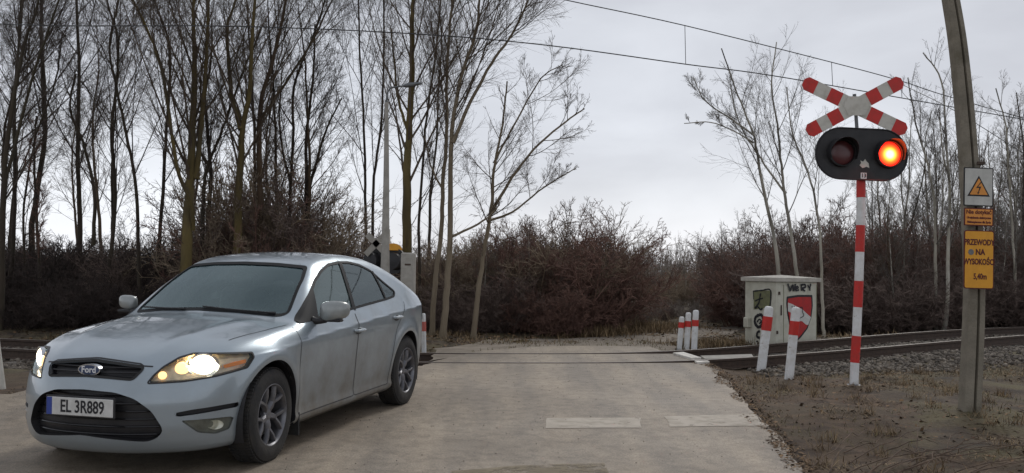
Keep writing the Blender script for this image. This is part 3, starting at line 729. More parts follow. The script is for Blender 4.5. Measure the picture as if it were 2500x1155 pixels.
# symmetrical windscreen outline from the measured one
WSs = rnd(np.array([(-.70, 1.02), (-.665, 1.13), (-.62, 1.27), (-.565, 1.37), (-.3, 1.392), (0, 1.40), (.3, 1.392), (.565, 1.37), (.62, 1.27), (.665, 1.13), (.70, 1.02), (.66, 1.0), (.35, 1.03), (0, 1.042), (-.35, 1.03), (-.66, 1.0)]), .03)
HL = rnd(trace([(360, 936), (376, 917), (399, 897), (438, 874), (473, 864), (520, 864), (570, 863), (616, 861), (620, 872), (604, 897), (566, 908), (528, 918), (480, 926), (448, 931)], R(40)), .012)
print('HL', np.round(HL[::5], 2).tolist())
G2 = trace([(216, 882), (283, 890), (350, 899), (324, 925), (270, 920), (216, 915)], 0.0)
LG = trace([(216, 951), (280, 958), (329, 974), (369, 1003), (400, 1050), (384, 1070), (359, 1079), (300, 1075), (216, 1063)], 0.0)
print('G2', np.round(G2, 2).tolist()); print('LG', np.round(LG, 2).tolist())
def sym(P):
    P = np.array(P); P = P.copy(); P[0, 0] = 0; P[-1, 0] = 0; P[:, 0] = np.abs(P[:, 0]); Q = P[1:-1][::-1].copy(); Q[:, 0] *= -1; return np.vstack([P, Q])
G2s = rnd(sym(G2), .02); LGs = rnd(sym(LG), .04)
SLOT = rnd(trace([(424, 1009), (470, 1000), (585, 981), (580, 993), (500, 1008), (431, 1018)], R(30)), .01)
FOG = rnd(trace([(441, 1027), (500, 1023), (572, 1016), (560, 1047), (528, 1059), (483, 1056)], R(30)), .015)
crease = trace([(733, 838), (800, 820), (878, 795), (950, 772), (1008, 752)], L90)

# ---- body grid
n1_, n2_, n3_ = 236, 92, 70
def boxgrid():
    xs = np.linspace(-2.45, 2.45, n1_); ys = np.linspace(-.96, .96, n2_); zs = np.linspace(.12, 1.55, n3_)
    idx = -np.ones((n1_, n2_, n3_), int); pts = []
    for i in range(n1_):
        for j in range(n2_):
            if i in (0, n1_ - 1) or j in (0, n2_ - 1): rngk = range(n3_)
            else: rngk = (0, n3_ - 1)
            for k in rngk: idx[i, j, k] = len(pts); pts.append((xs[i], ys[j], zs[k]))
    Fs = []
    for j in (0, n2_ - 1):
        q_ = np.stack([idx[:-1, j, :-1], idx[1:, j, :-1], idx[1:, j, 1:], idx[:-1, j, 1:]], -1).reshape(-1, 4); Fs.append(q_ if j == 0 else q_[:, ::-1])
    for i in (0, n1_ - 1):
        q_ = np.stack([idx[i, :-1, :-1], idx[i, :-1, 1:], idx[i, 1:, 1:], idx[i, 1:, :-1]], -1).reshape(-1, 4); Fs.append(q_ if i == 0 else q_[:, ::-1])
        if i == 0: Fs[-1] = Fs[-1]
    for k in (0, n3_ - 1):
        q_ = np.stack([idx[:-1, :-1, k], idx[1:, :-1, k], idx[1:, 1:, k], idx[:-1, 1:, k]], -1).reshape(-1, 4); Fs.append(q_[:, ::-1] if k == 0 else q_)
    return np.array(pts), np.vstack(Fs)
Q, BF = boxgrid()
Cc = np.stack([Q[:, 0] * .81, 0 * Q[:, 0], np.full(len(Q), .58)], 1)
Dd = Q - Cc; Ll = np.linalg.norm(Dd, axis=1); Dd /= Ll[:, None]
BP, _ = march(Cc, Dd, 0, 1.6, 120, True)
# make face winding outward
c_ = BP[BF].mean(1); nf = np.cross(BP[BF[:, 1]] - BP[BF[:, 0]], BP[BF[:, 2]] - BP[BF[:, 0]]); gf = grad(c_)
flip = (nf * gf).sum(1) < 0; BF[flip] = BF[flip][:, ::-1]
locked = np.zeros(len(BP), bool); region = np.zeros(len(BF), int)     # 0 body, -1 removed, n = panel
VN = grad(BP)
def cut(th, poly, code, cond=None, into=0):
    global BP, VN
    poly = ccw(resamp(poly, .01)); d = np.array([math.cos(th), math.sin(th), 0]); tz = tzc(th, BP); sd = dist_poly(tz[:, 0], tz[:, 1], poly); face = (VN @ d > .05)
    if cond is not None: face &= cond(BP)
    ins = (sd[BF].mean(1) < 0) & face[BF].all(1) & (region == into)
    region[ins] = code
    # snap boundary vertices
    cnt_in = np.zeros(len(BP), int); cnt_all = np.zeros(len(BP), int)
    np.add.at(cnt_in, BF[ins].ravel(), 1); np.add.at(cnt_all, BF[region >= -99].ravel(), 1)
    bv = np.where((cnt_in > 0) & (cnt_in < cnt_all) & ~locked)[0]
    if len(bv) == 0: return
    a = poly; b = np.roll(poly, -1, 0); e = b - a; p = tz[bv][:, None]; t = np.clip(((p - a) * e).sum(-1) / ((e * e).sum(-1) + 1e-12), 0, 1); near = a + e * t[..., None]
    k = ((p - near) ** 2).sum(-1).argmin(1); tgt = near[np.arange(len(bv)), k]
    okk = np.linalg.norm(tgt - tz[bv], axis=1) < .035; bv = bv[okk]; BP[bv] = proj(th, tgt[okk]); locked[bv] = True; VN[bv] = grad(BP[bv])
# wheel openings
circ = lambda xa, r_, n=72: np.array([(-(xa + r_ * math.cos(t)), .335 + r_ * math.sin(t)) for t in np.linspace(0, 2 * math.pi, n, endpoint=False)])
for sgn in (1, -1):
    for xa in (1.425, -1.425):
        C_ = circ(xa, ARC)
        if sgn == 1: cut(L90, C_, -1, lambda P: np.abs(P[:, 1]) > .6)
        else: cut(-L90, np.c_[-C_[:, 0], C_[:, 1]], -1, lambda P: np.abs(P[:, 1]) > .6)
for sgn in (1, -1):
    th, P_ = (L90, DLO) if sgn == 1 else mir(L90, DLO)
    cut(th, P_, -1, lambda P: np.abs(P[:, 1]) > .50)
    th, P_ = (R(40), HL) if sgn == 1 else mir(R(40), HL)
    cut(th, P_, -1)
    for q_ in (SLOT, FOG):
        th, P_ = (R(30), q_) if sgn == 1 else mir(R(30), q_)
        cut(th, P_, -1)
cut(0, WSs, -1, lambda P: P[:, 0] > -.2)
cut(0, G2s, -1, lambda P: P[:, 0] > 1.9); cut(0, LGs, -1, lambda P: P[:, 0] > 1.9)
RW = rnd(np.array([(-.50, 1.43), (.50, 1.43), (.62, 1.19), (.55, 1.15), (-.55, 1.15), (-.62, 1.19)]), .04)
cut(R(180), RW, -1, lambda P: (P[:, 0] < -1.0))
# bonnet and doors as panels of their own
def side_poly(pts): return rnd(np.array([(-x, z) for x, z in pts]), .03)
FD = side_poly([(.99, .26), (1.0, .6), (.985, .80), (.97, .955), (.80, 1.0), (.34, 1.385), (-.14, 1.41), (-.20, 1.2), (-.15, .95), (-.13, .6), (-.15, .26)])
RD = side_poly([(-.155, .26), (-.135, .6), (-.155, .95), (-.205, 1.2), (-.145, 1.41), (-.6, 1.42), (-.95, 1.37), (-1.32, 1.2), (-1.36, 1.0), (-1.10, .78), (-1.03, .60), (-.985, .45), (-.95, .26)])
for sgn in (1, -1):
    for code, P0 in ((1 if sgn == 1 else 3, FD), (2 if sgn == 1 else 4, RD)):
        th, P_ = (L90, P0) if sgn == 1 else mir(L90, P0)
        cut(th, P_, code, lambda P: np.abs(P[:, 1]) > .50)
# bonnet: everything on top between the grille and the windscreen
cb = BP[BF].mean(1); gb = grad(cb); half = np.interp(cb[:, 0], [.95, 1.3, 1.9, 2.15, 2.3], [.79, .76, .66, .56, .40])
region[(region == 0) & (gb[:, 2] > .4) & (cb[:, 0] > .99) & (cb[:, 2] > .80) & (np.abs(cb[:, 1]) < half) & (cb[:, 0] < 2.27)] = 5
VN = grad(BP)
def panel(name, sel, label=None, m=M['paint']):
    fs = BF[sel]; u, inv = np.unique(fs, return_inverse=True); me = npmesh(name, BP[u], inv.reshape(-1, 4), 4); o = link(name, me, m, CAR); setn(me, VN[u])
    if label: o['label'] = label
    return o
panel('body', region == 0)
panel('front_door', region == 1, 'near front door with a film of beige road dust'); panel('rear_door', region == 2); panel('front_door', region == 3); panel('rear_door', region == 4)
panel('bonnet', region == 5)
# seams between the panels
mb = MB()
for P0 in (FD, RD):
    P1 = resamp(P0, .02); P1 = P1[(P1[:, 1] < np.interp(-P1[:, 0], [-1.4, 1], [1.02, .93]))]
    # keep runs contiguous
    j = np.argmax(np.linalg.norm(np.roll(P1, -1, 0) - P1, axis=1)); P1 = np.roll(P1, -(j + 1), 0)
    strip(mb, L90, P1, .007, .0015)
strip(mb, L90, np.array([(-.92, .205), (0, .20), (.95, .205)]), .006, .001)
add_mirror(mb)
# bonnet shut lines
for s_ in (1, -1):
    xs_ = np.linspace(1.0, 1.70, 50); hw = np.interp(xs_, [.95, 1.3, 1.9, 2.15, 2.3], [.79, .76, .66, .56, .40]) * s_
    O = np.stack([xs_, hw, np.full(50, 1.3)], 1); A, _ = march(O - np.array([0, .0035, 0]), np.array([[0, 0, -1.0]] * 50), 0, .9, 200); B, _ = march(O + np.array([0, .0035, 0]), np.array([[0, 0, -1.0]] * 50), 0, .9, 200)
    A += grad(A) * .0015; B += grad(B) * .0015; mb.add(np.vstack([A, B]), [(i, i + 1, 51 + i, 50 + i) for i in range(49)])
gt = np.array(sorted([p for p in G2s if p[1] > G2s[:, 1].mean()], key=lambda p: p[0])); gt = np.vstack([[gt[0, 0] - .06, gt[0, 1] - .004], gt, [gt[-1, 0] + .06, gt[-1, 1] - .004]]); gl_ = np.stack([np.linspace(gt[0, 0], gt[-1, 0], 30)] * 2, 1); gl_[:, 1] = np.interp(gl_[:, 0], gt[:, 0], gt[:, 1]) + .022
strip(mb, 0, gl_, .008, .0015)
mb.build('panel_gap', M['black'], CAR)

# ---- glazing
o = patch('windscreen', 0, resamp(WSs * np.array([1, 1]), .02), M['windscreen'], -.004)
mb = MB(); strip(mb, 0, ccw(WSs), .03, .002, True, (.014, -.008)); mb.build('windscreen_seal', M['trim'], CAR, True)
o = patch('rear_window', R(180), RW, M['sideglass'], -.004)
mb = MB(); strip(mb, R(180), ccw(RW), .03, .002, True, (.014, -.006)); mb.build('rear_window_seal', M['trim'], CAR)
bpil = trace([(829, 640), (846, 690), (864, 756)], L90); cpil = trace([(908, 662), (926, 695), (943, 733)], L90); sail = trace([(762, 697), (778, 776)], L90)
tr = MB(); strip(tr, L90, ccw(DLO), .03, .003, True, (.013, -.007)); strip(tr, L90, bpil, .055, .004); strip(tr, L90, cpil, .035, .004)
def clip_poly(P, keep):       # cut an outline by a vertical-ish dividing line
    P = ccw(resamp(P, .01)); return np.array([p for p in P if keep(p)])
bx = lambda z: np.interp(z, bpil[:, 1][::-1], bpil[:, 0][::-1]); cxp = lambda z: np.interp(z, cpil[:, 1][::-1], cpil[:, 0][::-1])
W1 = clip_poly(DLO, lambda p: p[0] < bx(p[1])); W2 = clip_poly(DLO, lambda p: bx(p[1]) <= p[0] < cxp(p[1])); W3 = clip_poly(DLO, lambda p: p[0] >= cxp(p[1]))
tr.build('window_trim', M['trim'], CAR, True); tv = MB(); tv.v = [tuple(q_) for q_ in mirpts(tr.v)]; tv.f = [f_[::-1] for f_ in tr.f]; tv.mi = list(tr.mi); tv.build('window_trim', M['trim'], CAR, True)
for nm, W_, gm_ in (('front_window', W1, 'frontglass'), ('rear_side_window', W2, 'sideglass'), ('quarter_window', W3, 'sideglass')):
    for sgn in (1, -1):
        th, P_ = (L90, W_) if sgn == 1 else mir(L90, W_)
        o = patch(nm, th, P_, M[gm_], -.003)
# black sail panel at the foot of the A-pillar
sx0 = DLO[:, 0].min(); zt = lambda t: 0
SA = clip_poly(DLO, lambda p: p[0] < np.interp(p[1], sorted(sail[:, 1]), [s for _, s in sorted(zip(sail[:, 1], sail[:, 0]))]) and p[1] < sail[:, 1].max() + .05)
if len(SA) > 4:
    for sgn in (1, -1):
        th, P_ = (L90, SA) if sgn == 1 else mir(L90, SA)
        patch('sail_panel', th, P_, M['trim'], .001)
# ---- recessed pieces
def recess(name, th, poly, depth, m_wall, m_back, parent=None, lean=0):
    P = ccw(resamp(poly, .015)); A = proj(th, P); d = np.array([math.cos(th), math.sin(th), 0]); n = len(P); c0 = A.mean(0)
    B = A - d * depth; B = B + (c0 - d * depth - B) * .06
    mb_ = MB(); mb_.add(np.vstack([A + grad(A) * .001, B]), [(i, (i + 1) % n, n + (i + 1) % n, n + i) for i in range(n)])
    v2, fs = fill2(ccw(tzc(th, B)), .03); S = proj(th, v2) - d * depth
    mb_.cur = 1; mb_.add(S, fs); return mb_.build(name, [m_wall, m_back], parent or CAR)
gr = recess('upper_grille', 0, G2s, .045, M['glossblack'], M['black'])
mb = MB()
for zz_ in (.33, .66):
    z_ = G2s[:, 1].min() + zz_ * (G2s[:, 1].max() - G2s[:, 1].min()); hw = .30 + .12 * zz_; ys_ = np.linspace(-hw, hw, 24)
    P = proj(0, np.c_[ys_, np.full(24, z_)]) - np.array([.022, 0, 0]); mb.tube(P, .006, 6)
mb.build('slat', M['black'], gr)
mb = MB(); strip(mb, 0, ccw(G2s), .014, .004, True, (.0, -.014)); mb.build('grille_surround', M['paint'], gr, True)
lg = recess('lower_grille', 0, LGs, .07, M['black'], M['black'])
mb = MB(); z0_, z1_ = LGs[:, 1].min(), LGs[:, 1].max()
for q_ in np.linspace(.12, .88, 6):
    z_ = z0_ + q_ * (z1_ - z0_); inside = LGs[np.abs(LGs[:, 1] - z_) < .05]; hw = np.abs(LGs[:, 0]).max() * (.95 - .25 * abs(q_ - .35)); ys_ = np.linspace(-hw, hw, 30)
    P = proj(0, np.c_[ys_, np.full(30, z_)]) - np.array([.05, 0, 0]); mb.tube(P, .006, 6)
mb.build('slat', M['glossblack'], lg)
for sgn in (1, -1):
    th, P_ = (R(30), SLOT) if sgn == 1 else mir(R(30), SLOT)
    recess('bumper_slot', th, P_, .04, M['black'], M['black'])
    th, P_ = (R(30), FOG) if sgn == 1 else mir(R(30), FOG)
    fg = recess('fog_light', th, P_, .035, M['chrome'], M['fogback'] if 'fogback' in M else M['grey_metal'])
    cen = P_.mean(0); w_ = (P_[:, 0].max() - P_[:, 0].min()); S_ = 1 if sgn == 1 else -1
    sub = ccw(P_); sub = sub.mean(0) + (sub - sub.mean(0)) * .93
    patch('fog_lens', th, sub, M['lens'], -.008, fg)
    d_ = np.array([math.cos(th), math.sin(th), 0]); c3 = proj(th, [cen + np.array([.03 * S_, .0])])[0] - d_ * .03
    mb = MB(); ax = np.array([d_, [-d_[1], d_[0], 0], [0, 0, 1]]).T
    V = []; 
    for a_ in np.linspace(0, math.pi / 2, 6):
        for b_ in np.linspace(0, 2 * math.pi, 20, endpoint=False): V.append(c3 + ax @ np.array([.004 - .02 * math.cos(a_) + .02, .055 * math.sin(a_) * math.cos(b_), .032 * math.sin(a_) * math.sin(b_)]))
    mb.add(V, [(i * 20 + k, i * 20 + (k + 1) % 20, (i + 1) * 20 + (k + 1) % 20, (i + 1) * 20 + k) for i in range(5) for k in range(20)])
    mb.build('fog_bulb', M['fogglass'] if 'fogglass' in M else M['white'], fg, True)
# headlights
M['lamp_on'] = emit('lamp_on', (1.0, .84, .60), 7.0)
M['lamp_soft'] = emit('lamp_soft', (1.0, .66, .30), 1.6)
M['hl_house'] = mat('headlight_housing', (.66, .60, .50), (.50, .45, .37), .3, 20, 3, metallic=.3)
for sgn in (1, -1):
    th0 = R(40)
    th, P_ = (th0, HL) if sgn == 1 else mir(th0, HL)
    hl = recess('headlight', th, P_, .055, M['glossblack'], M['hl_house'])
    patch('headlight_glass', th, P_, M['lens'], -.004, hl)
    mb = MB(); strip(mb, th, ccw(P_), .012, .002, True, (.004, -.007)); mb.build('headlight_seal', M['black'], hl)
    def spot(px, rr, name, mt, dep, sq=1.0):
        tz = trace([px], th0)[0].copy()
        if sgn == -1: tz[0] *= -1
        d_ = np.array([math.cos(th), math.sin(th), 0]); c3 = proj(th, [tz])[0] - d_ * dep; ax = np.array([d_, [-d_[1], d_[0], 0], [0, 0, 1]]).T; mb = MB(); V = []
        for a_ in np.linspace(0, math.pi / 2, 7):
            for b_ in np.linspace(0, 2 * math.pi, 24, endpoint=False): V.append(c3 + ax @ np.array([.45 * rr * math.cos(a_), rr * sq * math.sin(a_) * math.cos(b_), rr * math.sin(a_) * math.sin(b_)]))
        mb.add(V, [(i * 24 + k, i * 24 + (k + 1) % 24, (i + 1) * 24 + (k + 1) % 24, (i + 1) * 24 + k) for i in range(6) for k in range(24)])
        return mb.build(name, mt, hl, True)
    def ring(px, r0, r1, mt, dep, sq=1.0):
        tz = trace([px], th0)[0].copy()
        if sgn == -1: tz[0] *= -1
        d_ = np.array([math.cos(th), math.sin(th), 0]); c3 = proj(th, [tz])[0] - d_ * dep; ax = np.array([d_, [-d_[1], d_[0], 0], [0, 0, 1]]).T; mb = MB(); V = []
        for (rr, dd) in ((r0, 0), (r0, .02), (r1, .03), (r1, 0)):
            for b_ in np.linspace(0, 2 * math.pi, 28, endpoint=False): V.append(c3 + ax @ np.array([dd, rr * sq * math.cos(b_), rr * math.sin(b_)]))
        mb.add(V, [(i * 28 + k, i * 28 + (k + 1) % 28, (i + 1) * 28 + (k + 1) % 28, (i + 1) * 28 + k) for i in range(3) for k in range(28)])
        return mb.build('reflector', mt, hl, True)
    ring((498, 893), .064, .080, M['chrome'], .050, 1.35)
    spot((498, 893), .064, 'headlamp_bulb', M['lamp_on'], .036, 1.4)
    spot((447, 901), .044, 'side_lamp', M['lamp_soft'], .045, 1.1)
    spot((398, 918), .026, 'side_lamp', M['lamp_soft'], .035, 1.1)
    pl = bpy.data.lights.new('headlamp_light', 'POINT'); pl.energy = 11; pl.color = (1, .66, .32); pl.shadow_soft_size = .02
    po = bpy.data.objects.new('headlamp_light', pl); col.objects.link(po); po.parent = hl; tzl = trace([(470, 885)], th0)[0] * np.array([sgn, 1]); dl = np.array([math.cos(th), math.sin(th), 0]); po.location = tuple(proj(th, [tzl])[0] - dl * .016)
    A_ = rnd(trace([(546, 890), (575, 882), (604, 876), (603, 886), (575, 893), (550, 898)], th0), .006)
    if sgn == -1: A_ = mir(th0, A_)[1]
    patch('indicator', th, A_, M['amber'], -.012, hl)
# the lit lamp really lights the road ahead
# badge, number plate
bc = G2s.mean(0); bz = (G2s[:, 1].min() + G2s[:, 1].max()) / 2
bp0 = proj(0, [(0, bz)])[0]
mb = MB(); n = 40
def oval(mbx, a_, b_, x_, dx, nn=40):
    V = [(x_ + dx, a_ * math.cos(t), bz + b_ * math.sin(t)) for t in np.linspace(0, 2 * math.pi, nn, endpoint=False)] + [(x_, 1.04 * a_ * math.cos(t), bz + 1.06 * b_ * math.sin(t)) for t in np.linspace(0, 2 * math.pi, nn, endpoint=False)]
    mbx.add(V, [tuple(range(nn))] + [(i, (i + 1) % nn, nn + (i + 1) % nn, nn + i)[::-1] for i in range(nn)])
oval(mb, .088, .037, bp0[0] - .02, .035); bd = mb.build('badge', M['chrome'], CAR)
mb = MB(); oval(mb, .078, .029, bp0[0] + .0145, .002); M['navy'] = mat('badge_blue', (.06, .085, .16), rough=.25, metallic=.3)
bo = mb.build('badge_oval', M['navy'], bd)
M['silver_print'] = mat('silver_print', (.75, .76, .78), rough=.4)
def upright(x_, y_, z_, tilt=0): return (x_, y_, z_), (R(90) - tilt, 0, R(90))
l_, r_ = upright(bp0[0] + .018, 0, bz); text('Ford', .058, M['silver_print'], bd, l_, r_, sx=1.05, bold=.001)
plz = trace([(216, 994)], 0)[0][1]; pp = proj(0, [(0, plz)])[0]
mb = MB(); mb.box((pp[0] + .004, 0, plz), (.012, .545, .135), bev=.005); pb = mb.build('number_plate', M['black'], CAR)
mb = MB(); mb.box((pp[0] + .012, 0, plz), (.008, .52, .114), bev=.003); M['plate'] = mat('plate_white', (.66, .66, .64), (.52, .52, .50), .5, 14, 6); mb.build('plate_face', M['plate'], pb)
mb = MB(); mb.box((pp[0] + .0165, -.237, plz), (.002, .042, .112)); M['euroblue'] = mat('euro_blue', (.03, .06, .30), rough=.5); mb.build('plate_band', M['euroblue'], pb)
l_, r_ = upright(pp[0] + .017, .022, plz - .002); text('EL 3R889', .112, M['ink'], pb, l_, r_, sx=.80, bold=.0018)
mb = MB(); mb.prism([(-.2, 0)], 0, 0) if False else None
# ---- mirrors
for sgn in (1, -1):
    if sgn == 1:
        O = (CINV @ np.array([0, 0, HC, 1]))[:3]; d = CINV[:3, :3] @ ray(812, 750); mc = O + d * ((.985 - O[1]) / d[1]) if False else None
    c = np.array([.60, sgn * (1.01 if sgn == 1 else .955), 1.035 if sgn == 1 else 1.06]); sm_ = .96 if sgn == 1 else .72; mb = MB(); V = []; nu, nv = 14, 22
    for i in range(nu + 1):
        a_ = -math.pi / 2 + math.pi * i / nu
        for k in range(nv):
            b_ = 2 * math.pi * k / nv
            sp = lambda v_, e_: math.copysign(abs(v_) ** e_, v_)
            yy = .125 * sp(math.sin(a_), .7); rr_ = sp(math.cos(a_), .55); xx_ = .075 * rr_ * sp(math.cos(b_), .8); zz_ = .082 * rr_ * sp(math.sin(b_), .7)
            if xx_ < 0: xx_ *= .45
            zz_ *= 1 - .10 * (yy / .125) * 1; xx_ -= .04 * abs(yy / .125) ** 2
            V.append(c + np.array([xx_ - .015 * yy / .125, sgn * yy, zz_ + .01 * yy / .125]) * sm_)
    Fs = [(i * nv + k, (i + 1) * nv + k, (i + 1) * nv + (k + 1) % nv, i * nv + (k + 1) % nv) for i in range(nu) for k in range(nv)]
    mb.add(V, Fs if sgn == 1 else [q_[::-1] for q_ in Fs]); mo = mb.build('door_mirror', M['mirrorpaint'] if 'mirrorpaint' in M else M['paint'], CAR, True)
    mb = MB(); mb.box((c[0] - .038 * sm_, c[1], c[2] + .002), (.01, .20 * sm_, .125 * sm_), bev=.02); mb.build('mirror_glass', M['chrome'], mo)
    mb = MB(); mb.box((c[0] - .002, c[1] - sgn * .01, c[2] - .075), (.085, .17, .025), bev=.01); mb.tube([(c[0] + .01, c[1] - sgn * .06, c[2] - .07), (c[0] + .03, c[1] - sgn * .13, c[2] - .085), (c[0] + .05, sgn * .84, c[2] - .075)], [.028, .026, .034], 10); mb.build('mirror_foot', M['black'], mo, True)
# ---- door handles
for (px_, py_) in ((876, 806), (969, 774)):
    tz = trace([(px_, py_)], L90)[0]
    for sgn in (1, -1):
        P = proj(L90, [tz + np.array([t_, 0]) for t_ in (-.10, -.08, -.03, .03, .08, .10)]); nrm = grad(P); off_ = np.array([.0, .028, .036, .036, .028, .0])[:, None]
        Q_ = P + nrm * off_; C2 = proj(L90, [tz])[0]
        if sgn == -1: Q_ = mirpts(Q_)
        mb = MB(); mb.tube(Q_, [.012, .014, .015, .015, .014, .012], 8); hd = mb.build('door_handle', M['paint'], CAR, True)
        mb = MB(); cup = np.array([(tz[0] + .075 * math.cos(a_), tz[1] - .008 + .026 * math.sin(a_)) for a_ in np.linspace(0, 2 * math.pi, 24, endpoint=False)]); v2, fs = fill2(ccw(cup), .02); S = proj(L90, v2); S = S + grad(S) * .002
        if sgn == -1: S = mirpts(S)
        mb.add(S, fs); mb.build('handle_recess', M['black'], hd)
# ---- wheels
def wheel(x_, sgn, steer=0):
    root = empty('wheel'); root.parent = CAR; root.location = (x_, sgn * .80, .335); root.rotation_euler = (0, 0, steer + (0 if sgn == 1 else math.pi)); root.scale = (SZ / SX, 1, 1)
    # outward face is +y in the wheel's own frame
    mb = MB(); mb.lathe([(-.105, .215), (-.112, .25), (-.11, .29), (-.095, .322), (-.06, .334), (0, .336), (.06, .334), (.095, .322), (.11, .29), (.112, .25), (.105, .222), (.09, .216)], 64); 
    for k in range(72):       # tread blocks
        a_ = 2 * math.pi * k / 72; ca, sa = math.cos(a_), math.sin(a_)
        for yy in (-.065, 0, .065): mb.box((.334 * ca, yy, .334 * sa), (.008, .045, .018), rot=Matrix.Rotation(-a_, 3, 'Y'))
    mb.build('tyre', M['rubber'], root, True)
    mb = MB(); mb.lathe([(.092, .222), (.104, .224), (.106, .216), (.096, .206), (.07, .200), (.0, .195), (-.08, .195)], 64)
    for k in range(5):
        base = R(90 + 36 + 72 * k)
        def arm(a0, r0, a1, r1, w0, w1, y0, y1):
            p0 = np.array([r0 * math.cos(a0), 0, r0 * math.sin(a0)]); p1 = np.array([r1 * math.cos(a1), 0, r1 * math.sin(a1)]); t_ = (p1 - p0) / np.linalg.norm(p1 - p0); n_ = np.array([-t_[2], 0, t_[0]]); V = []
            for p, w_, yy in ((p0, w0, y0), ((p0 + p1) / 2, (w0 + w1) / 2, (y0 + y1) / 2 + .008), (p1, w1, y1)):
                for s_, dy in ((-1, -.02), (-.75, .0), (-.45, .010), (.45, .010), (.75, .0), (1, -.02)): V.append(p + n_ * w_ / 2 * s_ + np.array([0, yy + dy, 0]))
            mb.add(V, [(i * 6 + j, i * 6 + j + 1, (i + 1) * 6 + j + 1, (i + 1) * 6 + j) for i in range(2) for j in range(5)])
        arm(base, .03, base, .115, .062, .050, .062, .072)
        arm(base - R(2), .095, base - R(19), .205, .034, .034, .070, .088); arm(base + R(2), .095, base + R(19), .205, .034, .034, .070, .088)
    mb.lathe([(.072, 0.0001), (.076, .02), (.074, .034), (.06, .055), (.03, .06)], 32)
    mb.build('rim', M['rim'], root, True)
    mb = MB(); mb.lathe([(.01, .001), (.012, .12), (.012, .155), (-.005, .158)], 40); mb.build('brake_disc', M['brakedisc'] if 'brakedisc' in M else M['black'], root, True)
M['brakedisc'] = mat('brake_disc', (.05, .048, .046), rough=.5, metallic=.5)
wheel(1.425, 1, R(2)); wheel(1.425, -1, R(2)); wheel(-1.425, 1); wheel(-1.425, -1)
# wheel housings, arch lips, underbody
for sgn in (1, -1):
    for xa in (1.425, -1.425):
        mb = MB(); n = 40; V = []
        for t in np.linspace(-.35, math.pi + .35, n):
            for yy in (.925, .45): V.append((xa + (ARC + .004) * math.cos(t), sgn * (yy if yy < .9 else .885), .335 + (ARC + .004) * math.sin(t)))
        mb.add(V, [(2 * i, 2 * i + 2, 2 * i + 3, 2 * i + 1) for i in range(n - 1)])
        mb.add([(xa + ARC * math.cos(t), sgn * .45, .335 + ARC * math.sin(t)) for t in np.linspace(-.35, math.pi + .35, n)], [tuple(range(n))])
        # rolled edge
        Cl = np.array([(-(xa + (ARC - .002) * math.cos(t)), .335 + (ARC - .002) * math.sin(t)) for t in np.linspace(-.38, math.pi + .38, 60)])
        P = proj(L90, Cl); B = P.copy(); B[:, 1] -= .03
        if sgn == -1: P = mirpts(P); B = mirpts(B)
        mb.add(np.vstack([P, B]), [(i, i + 1, 61 + i, 60 + i) for i in range(59)])
        mb.build('wheel_housing', M['black'], CAR, True)
mb = MB(); mb.box((0, 0, .20), (3.9, 1.30, .05)); mb.box((0, 0, .22), (1.9, 1.66, .05)); mb.box((2.0, 0, .21), (.30, 1.0, .04)); mb.build('underbody', M['black'], CAR)
for sgn in (1, -1):
    mb = MB(); mb.box((.98, sgn * .80, .20), (.02, .20, .17)); mb.build('mud_flap', M['rubber'], CAR)
# ---- cabin
mb = MB(); mb.box((.92, 0, .87), (.36, 1.20, .14), bev=.05); mb.box((.68, 0, .86), (.3, 1.35, .22), bev=.06); mb.box((.70, .38, .975), (.22, .36, .07), bev=.03); mb.build('dashboard', M['interior'], CAR)
mb = MB()
for yy in (.38, -.38):
    mb.box((-.05, yy, .52), (.52, .50, .16), bev=.05); mb.box((-.33, yy, .86), (.14, .48, .62), rot=Matrix.Rotation(R(-14), 3, 'Y'), bev=.05); mb.box((-.43, yy, 1.21), (.09, .26, .17), bev=.03)
mb.box((-1.0, 0, .52), (.5, 1.3, .16), bev=.05); mb.box((-1.28, 0, .82), (.14, 1.3, .55), rot=Matrix.Rotation(R(-20), 3, 'Y'), bev=.05)
for yy in (.45, -.45, 0): mb.box((-1.33, yy, 1.13), (.08, .24, .13), bev=.03)
mb.build('seat', M['interior'], CAR)
mb = MB(); cst = np.array([.40, .38, .93]); tl = R(25)
ringp = [cst + np.array([-.185 * math.sin(t) * math.sin(tl), .185 * math.cos(t), .185 * math.sin(t) * math.cos(tl)]) for t in np.linspace(0, 2 * math.pi, 33)]
mb.tube(ringp, .014, 8, caps=False); mb.tube([cst + np.array([0, -.18, 0]), cst, cst + np.array([0, .18, 0])], .02, 6); mb.tube([cst, cst + np.array([.3, 0, -.12])], .03, 8); mb.build('steering_wheel', M['black'], CAR, True)
mb = MB(); mb.box((.0, 0, .36), (3.0, 1.5, .04)); mb.build('floor_pan', M['interior'], CAR)
mb = MB(); tzp = np.array([.93, .40, 1.0]); mb.add([tzp + np.array(v) for v in ((0, -.06, 0), (-.09, -.05, .012), (-.10, .06, .02), (-.02, .07, .015), (.01, .0, .03))], [(0, 4, 1), (1, 4, 2), (2, 4, 3), (3, 4, 0)]); mb.build('paper_note', M['rag'], CAR)
mb = MB(); mb.box((.30, 0, 1.25), (.03, .2, .06), bev=.012); mb.build('interior_mirror', M['black'], CAR)
